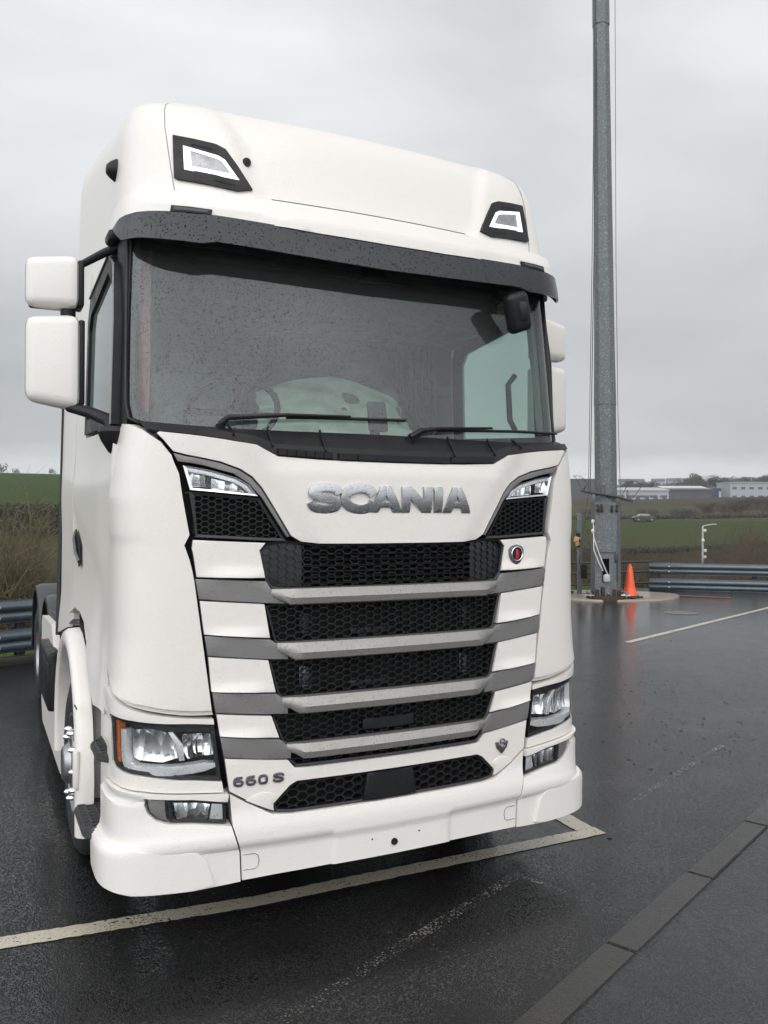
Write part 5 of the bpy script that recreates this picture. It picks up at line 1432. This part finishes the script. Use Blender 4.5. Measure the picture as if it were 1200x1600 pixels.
pC = make_shrub(3, 2.6, 1.1, 18, 3, .016, TWIG, 'grey brown bare shrub behind the right barrier', GR)
sp_ = [(-12, 13.5, .62, 0), (8, 14.0, .68, 0), (-34, 14.4, .6, 0), (36, 16.4, .60, 1), (52, 16.5, .62, 1), (74, 17.5, .62, 1), (92, 16.2, .62, 1), (24, 18.0, .80, 1), (60, 20.5, .85, 1), (84, 22.5, .9, 1), (0, 21, .88, 1), (40, 24, 1.0, 1), (108, 20, .8, 1), (70, 27, 1.05, 1), (15, 29, 1.1, 1), (98, 29, 1.1, 1), (50, 34, 1.25, 1), (80, 36, 1.3, 1), (20, 38, 1.35, 1), (-10, 33, 1.2, 1), (104, 38, 1.3, 1)]
uA = uB = False
for px, D, s_, kd in sp_:
    x, y = polar(px, D)
    if kd == 0: put(pA, uA, x, y, s_, random.uniform(0, 6), 'olive bare shrub with long upright shoots behind the left barrier'); uA = True
    else: put(pB, uB, x, y, s_, random.uniform(0, 6), 'brown bare shrub in the thicket behind the left barrier'); uB = True
sp2 = [(905, 27, .75), (985, 28, .72), (1008, 29, .75), (1030, 30, .8), (1052, 32, .78), (1075, 36, .85), (1122, 33, .75), (1150, 34, .85), (1176, 36, .95), (1200, 34, .9), (1125, 42, 1.05), (1160, 46, 1.2), (1192, 48, 1.35), (1090, 50, 1.0), (1235, 40, 1.2), (965, 36, .9), (930, 38, .9), (1140, 54, 1.3), (1210, 56, 1.5)]
uC = False
for px, D, s_ in sp2:
    x, y = polar(px, D); put(pC, uC, x, y, s_*(1.35 if px < 1110 else 1.6), random.uniform(0, 6), 'grey brown bare shrub in the scrub beyond the right barrier'); uC = True
# low dense bramble filling the ground of the thicket on both sides
bm = bmesh.new(); rr = random.Random(21)
for i in range(42000):
    if i % 2: px = rr.uniform(-60, 140); D = rr.uniform(10.6, 40)
    else: px = rr.uniform(860, 1300); D = rr.uniform(23.5, 60)
    x, y = polar(px, D)
    if max(dL1(x, y), dL2(x, y)) < 1.8: continue
    z = terrain_h(x, y); k_ = D/14
    h_ = abs(rr.gauss(0, .42))*(1 if i % 2 else .8)+.1; a = Vector((x, y, z+h_*.2)); b = a+Vector((rr.gauss(0, .3), rr.gauss(0, .3), h_))
    w_ = Vector((rr.gauss(0, 1), rr.gauss(0, 1), 0)).normalized()*.006*k_
    bm.faces.new((bm.verts.new(a-w_), bm.verts.new(a+w_), bm.verts.new(b)))
tag(finish(bm, 'bramble', TWIG, smooth=False), 'tangled brown bramble covering the ground beyond both barriers', 'undergrowth', kind='stuff')

def crown_mesh(seed, h, w_, n, leaf, gaps=.2, flat=1.0):
    rr = random.Random(seed); bm = bmesh.new()
    cl_ = [(Vector((rr.gauss(0, .26)*w_, rr.gauss(0, .26)*w_, h*(.35+.5*rr.random()))), w_*rr.uniform(.16, .32)) for _ in range(11)]
    for i in range(n):
        c, r_ = rr.choice(cl_); d = Vector((rr.gauss(0, 1), rr.gauss(0, 1), rr.gauss(0, 1)*flat)).normalized()*r_*rr.uniform(.5, 1.0)**.5
        p = c+d; a = Vector((rr.gauss(0, 1), rr.gauss(0, 1), rr.gauss(0, 1))).normalized()*leaf; b = a.orthogonal().normalized()*leaf*rr.uniform(.5, 1)
        bm.faces.new([bm.verts.new(p+q) for q in (a, b, -a, -b)])
    return bm
def far_tree(seed, h, w_, n, leaf, mat, label, group):
    t = empty('tree', (0, 0, 0), 0, label, 'tree', group)
    bm = bmesh.new(); tube(bm, [(0, 0, -1), (0.1, 0, h*.35), (0, .1, h*.7)], [h*.03, h*.022, h*.008], 6); finish(bm, 'trunk', BARK, t)
    finish(crown_mesh(seed, h, w_, n, leaf), 'crown', mat, t, smooth=False); return t
t1 = far_tree(4, 11, 9, 900, .42, EVG, 'dark rounded tree on the far ridge', 'trees on the far skyline')
t2 = far_tree(5, 12, 8, 700, .42, FARF, 'grey green tree on the far ridge', 'trees on the far skyline')
t3 = far_tree(6, 9, 9, 1500, .17, FARB, 'bare brown tree on the slope below the buildings', 'bare trees below the buildings')
u1 = u2 = u3 = False; rr = random.Random(13)
for i in range(54):
    px = 868+i*7.2+rr.uniform(-4, 4); D = rr.uniform(560, 720); x, y = polar(px, D)
    big = 1.25 if 1085 < px < 1135 else 1.0
    if i % 3: put(t1, u1, x, y, rr.uniform(.7, 1.15)*big, rr.uniform(0, 6), 'dark rounded tree in the row along the far ridge', -1); u1 = True
    else: put(t2, u2, x, y, rr.uniform(.7, 1.1)*big, rr.uniform(0, 6), 'grey green tree in the row along the far ridge', -1); u2 = True
for i in range(86):
    if i < 66: u = (i/66)**.8; px = 1085+u*200+rr.uniform(-8, 8); D = rr.uniform(188, 250+120*u)
    elif i < 76: px = rr.uniform(1000, 1110); D = rr.uniform(184, 196)
    else: px = rr.uniform(870, 990); D = rr.uniform(188, 205)
    x, y = polar(px, D); s_ = (rr.uniform(.24, .36)*(1+.35*max(0, px-1130)/100)) if i < 66 else rr.uniform(.18, .30)
    put(t3, u3, x, y, s_, rr.uniform(0, 6), 'bare brown tree on the slope below the far buildings', -2.2*s_); u3 = True
# little trees on the crest of the left hill
t4 = far_tree(8, 6, 5, 260, .28, FARB, 'tiny windswept tree on the crest of the left hill', 'trees on the left hill crest'); u4 = False
for px in (2, 24, 80, -20): 
    x, y = polar(px, 352); put(t4, u4, x, y, .55 if px != 2 else .9, px, 'tiny windswept tree on the crest of the green hill at the left'); u4 = True
# hedgerows
HED = simple('hedge', (.034, .034, .022), .9, nscale=1.5, namp=.5)
def hedge(name, pxs, D0, D1, h_, wd_, label, n_=5000, ls=None):
    bm = bmesh.new(); rr = random.Random(int(D0))
    for i in range(n_):
        u = rr.random(); px = pxs[0]+(pxs[1]-pxs[0])*u; x, y = polar(px, D0+(D1-D0)*u); x += rr.gauss(0, wd_); y += rr.gauss(0, wd_)
        z = terrain_h(x, y)+rr.random()*h_; s_ = ls or h_*.22; a = Vector((rr.gauss(0, 1), rr.gauss(0, 1), rr.gauss(0, 1))).normalized()*s_; b = a.orthogonal().normalized()*s_*.7
        bm.faces.new([bm.verts.new(Vector((x, y, z))+q) for q in (a, b, -a, -b)])
    o = finish(bm, name, HED, smooth=False); tag(o, label, 'hedge')
hedge('hedge', (850, 1330), 176, 182, .8, .4, 'long dark hedge along the road above the green field')
hedge('hedge', (850, 1330), 119, 122, .8, .4, 'dark hedge across the foot of the green field')
hedge('hedge', (-60, 130), 95, 100, 3.2, 1.6, 'tall dark hedge across the foot of the left hill', 9000, .22)
# parked car by the far hedge
def small_car():
    c = empty('parked_car', (0, 0, 0), 0, 'small dark car parked by the far hedge above the green field', 'car')
    bm = bmesh.new(); prof = [(-2.1, .35), (-2.15, .75), (-1.9, .95), (-1.1, 1.0), (-.6, 1.42), (.8, 1.45), (1.5, 1.0), (2.1, .85), (2.15, .35)]
    A = [bm.verts.new((x, -.85, z)) for x, z in prof]; B = [bm.verts.new((x, .85, z)) for x, z in prof]
    bm.faces.new(A); bm.faces.new(B[::-1])
    for i in range(len(prof)): j = (i+1) % len(prof); bm.faces.new((A[i], B[i], B[j], A[j]))
    bmesh.ops.recalc_face_normals(bm, faces=bm.faces[:]); bmesh.ops.bevel(bm, geom=bm.edges[:], offset=.06, segments=2, affect='EDGES')
    finish(bm, 'body', simple('car_paint', (.03, .035, .03), .2, coat=1), c)
    bm = bmesh.new(); box(bm, (.1, 0, 1.22), (1.7, 1.72, .34), bev=.08); finish(bm, 'windows', simple('car_glass', (.30, .33, .35), .05, coat=1), c)
    bm = bmesh.new(); box(bm, (.1, 0, 1.47), (1.25, 1.45, .03), bev=.012); finish(bm, 'roof', simple('car_roof', (.5, .5, .5), .15, coat=1), c)
    for x in (-1.35, 1.35):
        for y in (-.8, .8):
            w_ = empty('wheel', (x, y, .32)); w_.parent = c
            bm = bmesh.new(); lathe(bm, [(.001, -.09), (.3, -.1), (.32, 0), (.3, .1), (.001, .09)], 16, 'Y'); finish(bm, 'tyre', RUBBER, w_)
            bm = bmesh.new(); lathe(bm, [(.001, -.105), (.19, -.103), (.19, .103), (.001, .105)], 12, 'Y'); finish(bm, 'rim', RIMM, w_)
    return c
c = small_car(); x, y = polar(1005, 163); c.location = (x, y, terrain_h(x, y)); c.rotation_euler = (0, 0, R(-20))

# camera pole beyond the right barrier
POLEM = simple('pale_pole', (.42, .43, .43), .45)
x, y = polar(1098, 45); gz = terrain_h(x, y)
cp = empty('camera_pole', (x, y, gz), mrot, 'slim pale lamp pole with a bracket and cameras beyond the right barrier', 'lamp post')
H_ = 1.45-gz
bm = bmesh.new(); tube(bm, [(0, 0, -.5), (0, 0, H_*.6), (0, 0, H_)], [.07, .055, .045], 8); finish(bm, 'pole', POLEM, cp)
bm = bmesh.new(); tube(bm, [(0, 0, H_), (.15, 0, H_+.05), (.6, 0, H_+.12)], .03, 6); box(bm, (.62, 0, H_+.11), (.22, .12, .05), bev=.01); finish(bm, 'lamp_arm', POLEM, cp)
for dx, z_ in ((.10, H_-.22), (.0, H_-.75), (.12, H_-1.3), (.10, H_-1.65)):
    bm = bmesh.new(); lathe(bm, [(.001, .08), (.07, .06), (.09, 0), (.07, -.07), (.001, -.1)], 10, 'Z', (dx, -.05, z_)); finish(bm, 'camera_dome', WCAB, cp)

# ------------------------------------------------------------------ far buildings
BW = simple('white_cladding', (.30, .32, .345), .6, nscale=.4, namp=.06); BGR = simple('dark_grey_cladding', (.045, .052, .062), .6, nscale=.4, namp=.1)
BBL = simple('blue_cladding', (.045, .06, .12), .6, nscale=.4, namp=.1); RFL = simple('pale_roof_sheet', (.34, .36, .37), .4, nscale=.3, namp=.08); RFD = simple('grey_roof_sheet', (.10, .108, .115), .5, nscale=.3, namp=.1)
WIN = simple('dark_window', (.06, .07, .085), .2)
def shed(name, px0, px1, D, ztop, zbot, depth, wall, roofm, label, rows=0, cols=0, pitch=.12, rooflights=0, winm=None, wh=1.4, ww=2.4, doors=0):
    x0, y0 = polar(px0, D); x1, y1 = polar(px1, D); cx, cy = (x0+x1)/2, (y0+y1)/2
    W_ = math.hypot(x1-x0, y1-y0); an = math.atan2(y1-y0, x1-x0)
    e_ = empty(name, (cx, cy, zbot), an, label, 'building'); H_ = ztop-zbot
    bm = bmesh.new(); box(bm, (0, depth/2, H_/2-2), (W_, depth, H_+4)); finish(bm, 'walls', wall, e_, smooth=False)
    bm = bmesh.new(); rp = depth/2*pitch
    v = [(-W_/2-.3, -.5, H_), (W_/2+.3, -.5, H_), (W_/2+.3, depth/2, H_+rp), (-W_/2-.3, depth/2, H_+rp), (-W_/2-.3, depth+.5, H_), (W_/2+.3, depth+.5, H_)]
    vv = [bm.verts.new((a, b, c_+.05)) for a, b, c_ in v]; lo = [bm.verts.new((a, b, c_-.35 if i not in (2, 3) else H_-.35)) for i, (a, b, c_) in enumerate(v)]
    for g in ((0, 1, 2, 3), (3, 2, 5, 4)): bm.faces.new([vv[i] for i in g])
    bm.faces.new((lo[0], lo[1], vv[1], vv[0])); bm.faces.new((lo[4], vv[4], vv[5], lo[5])); bm.faces.new((lo[0], vv[0], vv[3], lo[3])); bm.faces.new((lo[3], vv[3], vv[4], lo[4])); bm.faces.new((lo[1], lo[2], vv[2], vv[1])); bm.faces.new((lo[2], lo[5], vv[5], vv[2]))
    bmesh.ops.recalc_face_normals(bm, faces=bm.faces[:]); rf = finish(bm, 'roof', roofm, e_, smooth=False)
    for i in range(rooflights):
        bm = bmesh.new(); xx = -W_/2+W_*(i+.5)/rooflights; box(bm, (xx, depth*.28, H_+rp*.56+.16), (W_/rooflights*.8, depth*.30, .06), rot=Matrix.Rotation(math.atan(pitch), 3, 'X')); finish(bm, 'roof_light', WCAB, rf, smooth=False)
    for r_ in range(rows):
        for c_ in range(cols):
            bm = bmesh.new(); xx = -W_/2+W_*(c_+.5)/cols; zz = H_*(.28+.42*r_/(max(1, rows-1)) if rows > 1 else .5)
            box(bm, (xx, -.02, zz), (ww, .12, wh)); finish(bm, 'window', winm or WIN, e_, smooth=False)
    for c_ in range(doors):
        bm = bmesh.new(); xx = -W_/2+W_*(c_+.5)/doors; box(bm, (xx, -.03, 1.9), (W_/doors*.5, .12, 3.8)); finish(bm, 'door', WIN, e_, smooth=False)
    return e_
shed('warehouse', 962, 1045, 425, 15.5, 9.0, 30, BW, RFL, 'low white warehouse with a long pale roof right of the mast', rows=1, cols=5, ww=3.5, wh=1.2, doors=6, pitch=.12)
shed('warehouse', 1040, 1112, 440, 16.5, 9.4, 34, BGR, RFD, 'large dark grey shed with pale roof lights, left of the blue unit', doors=4, pitch=.14, rooflights=9)
shed('workshop', 1111, 1141, 452, 17.5, 10.5, 20, BBL, RFD, 'small blue clad unit beside the white office block', rows=1, cols=1, winm=WCAB, ww=2.0, wh=3.4, pitch=.05)
shed('office_block', 1141, 1235, 440, 20.4, 9.5, 18, BW, RFL, 'tall pale office block with two rows of windows at the right edge', rows=2, cols=7, ww=2.2, wh=1.3, pitch=.01)
shed('warehouse', 870, 938, 500, 24.5, 12, 40, BGR, RFD, 'long dark shed on the skyline left of the mast', pitch=.03)
shed('warehouse', 940, 978, 470, 14.5, 10.5, 20, BW, RFL, 'small white building seen just right of the mast', rows=1, cols=4, ww=3, wh=1.4)
rr = random.Random(31)
proto = None
for i in range(14):
    px = 900+i*24+rr.uniform(-8, 8); D = rr.uniform(760, 900); x, y = polar(px, D); z = terrain_h(x, y)
    if proto is None:
        proto = empty('house', (0, 0, 0), 0, '', 'house', 'houses on the far skyline')
        bm = bmesh.new(); box(bm, (0, 0, 2.5), (12, 8, 7)); finish(bm, 'walls', BW, proto, smooth=False)
        bm = bmesh.new(); vv = [bm.verts.new(p) for p in ((-6.3, -4.4, 6), (6.3, -4.4, 6), (6.3, 4.4, 6), (-6.3, 4.4, 6), (-6.3, 0, 9), (6.3, 0, 9))]
        for g in ((0, 1, 5, 4), (2, 3, 4, 5), (1, 2, 5), (3, 0, 4)): bm.faces.new([vv[q] for q in g])
        finish(bm, 'roof', RFD, proto, smooth=False); o = proto
    else: o = copy_tree(proto)
    o.location = (x, y, z); o.rotation_euler = (0, 0, rr.uniform(-.8, .2)); o['label'] = 'tiny pale house with a grey roof on the far misty skyline'

# specks of grit and leaf lying on the wet yard
bm = bmesh.new(); rr = random.Random(17)
for i in range(420):
    x = rr.uniform(1.5, 14); y = rr.uniform(-1.5, 10)
    if i % 3 == 0: x = rr.uniform(2.4, 6); y = rr.uniform(1.0, 5)
    s_ = rr.uniform(.007, .020); a = rr.uniform(0, 6.28)
    c_ = Vector((x, y, .003))
    vs = [bm.verts.new(c_+Vector((math.cos(a+q)*s_*rr.uniform(.6, 1.2), math.sin(a+q)*s_*rr.uniform(.6, 1.2), rr.uniform(0, .006)))) for q in (0, 1.3, 2.6, 3.9, 5.1)]
    bm.faces.new(vs)
tag(finish(bm, 'grit', simple('grit', (.018, .015, .012), .6), smooth=False), 'dark grit and leaf scraps scattered over the wet yard', 'debris', kind='stuff')

# ------------------------------------------------------------------ misty air
bm = bmesh.new(); box(bm, (0, 0, 41), (7200, 7200, 100))
hz = finish(bm, 'haze', None, smooth=False)
hm = bpy.data.materials.new('haze_air'); hm.use_nodes = True; t = hm.node_tree; t.nodes.clear()
o_ = t.nodes.new('ShaderNodeOutputMaterial'); v_ = t.nodes.new('ShaderNodeVolumePrincipled'); v_.inputs['Color'].default_value = (.86, .90, .93, 1); v_.inputs['Density'].default_value = .00026; v_.inputs['Anisotropy'].default_value = .0
t.links.new(v_.outputs[0], o_.inputs['Volume']); hz.data.materials.append(hm); tag(hz, 'thin misty air over the fields', 'haze', kind='stuff')
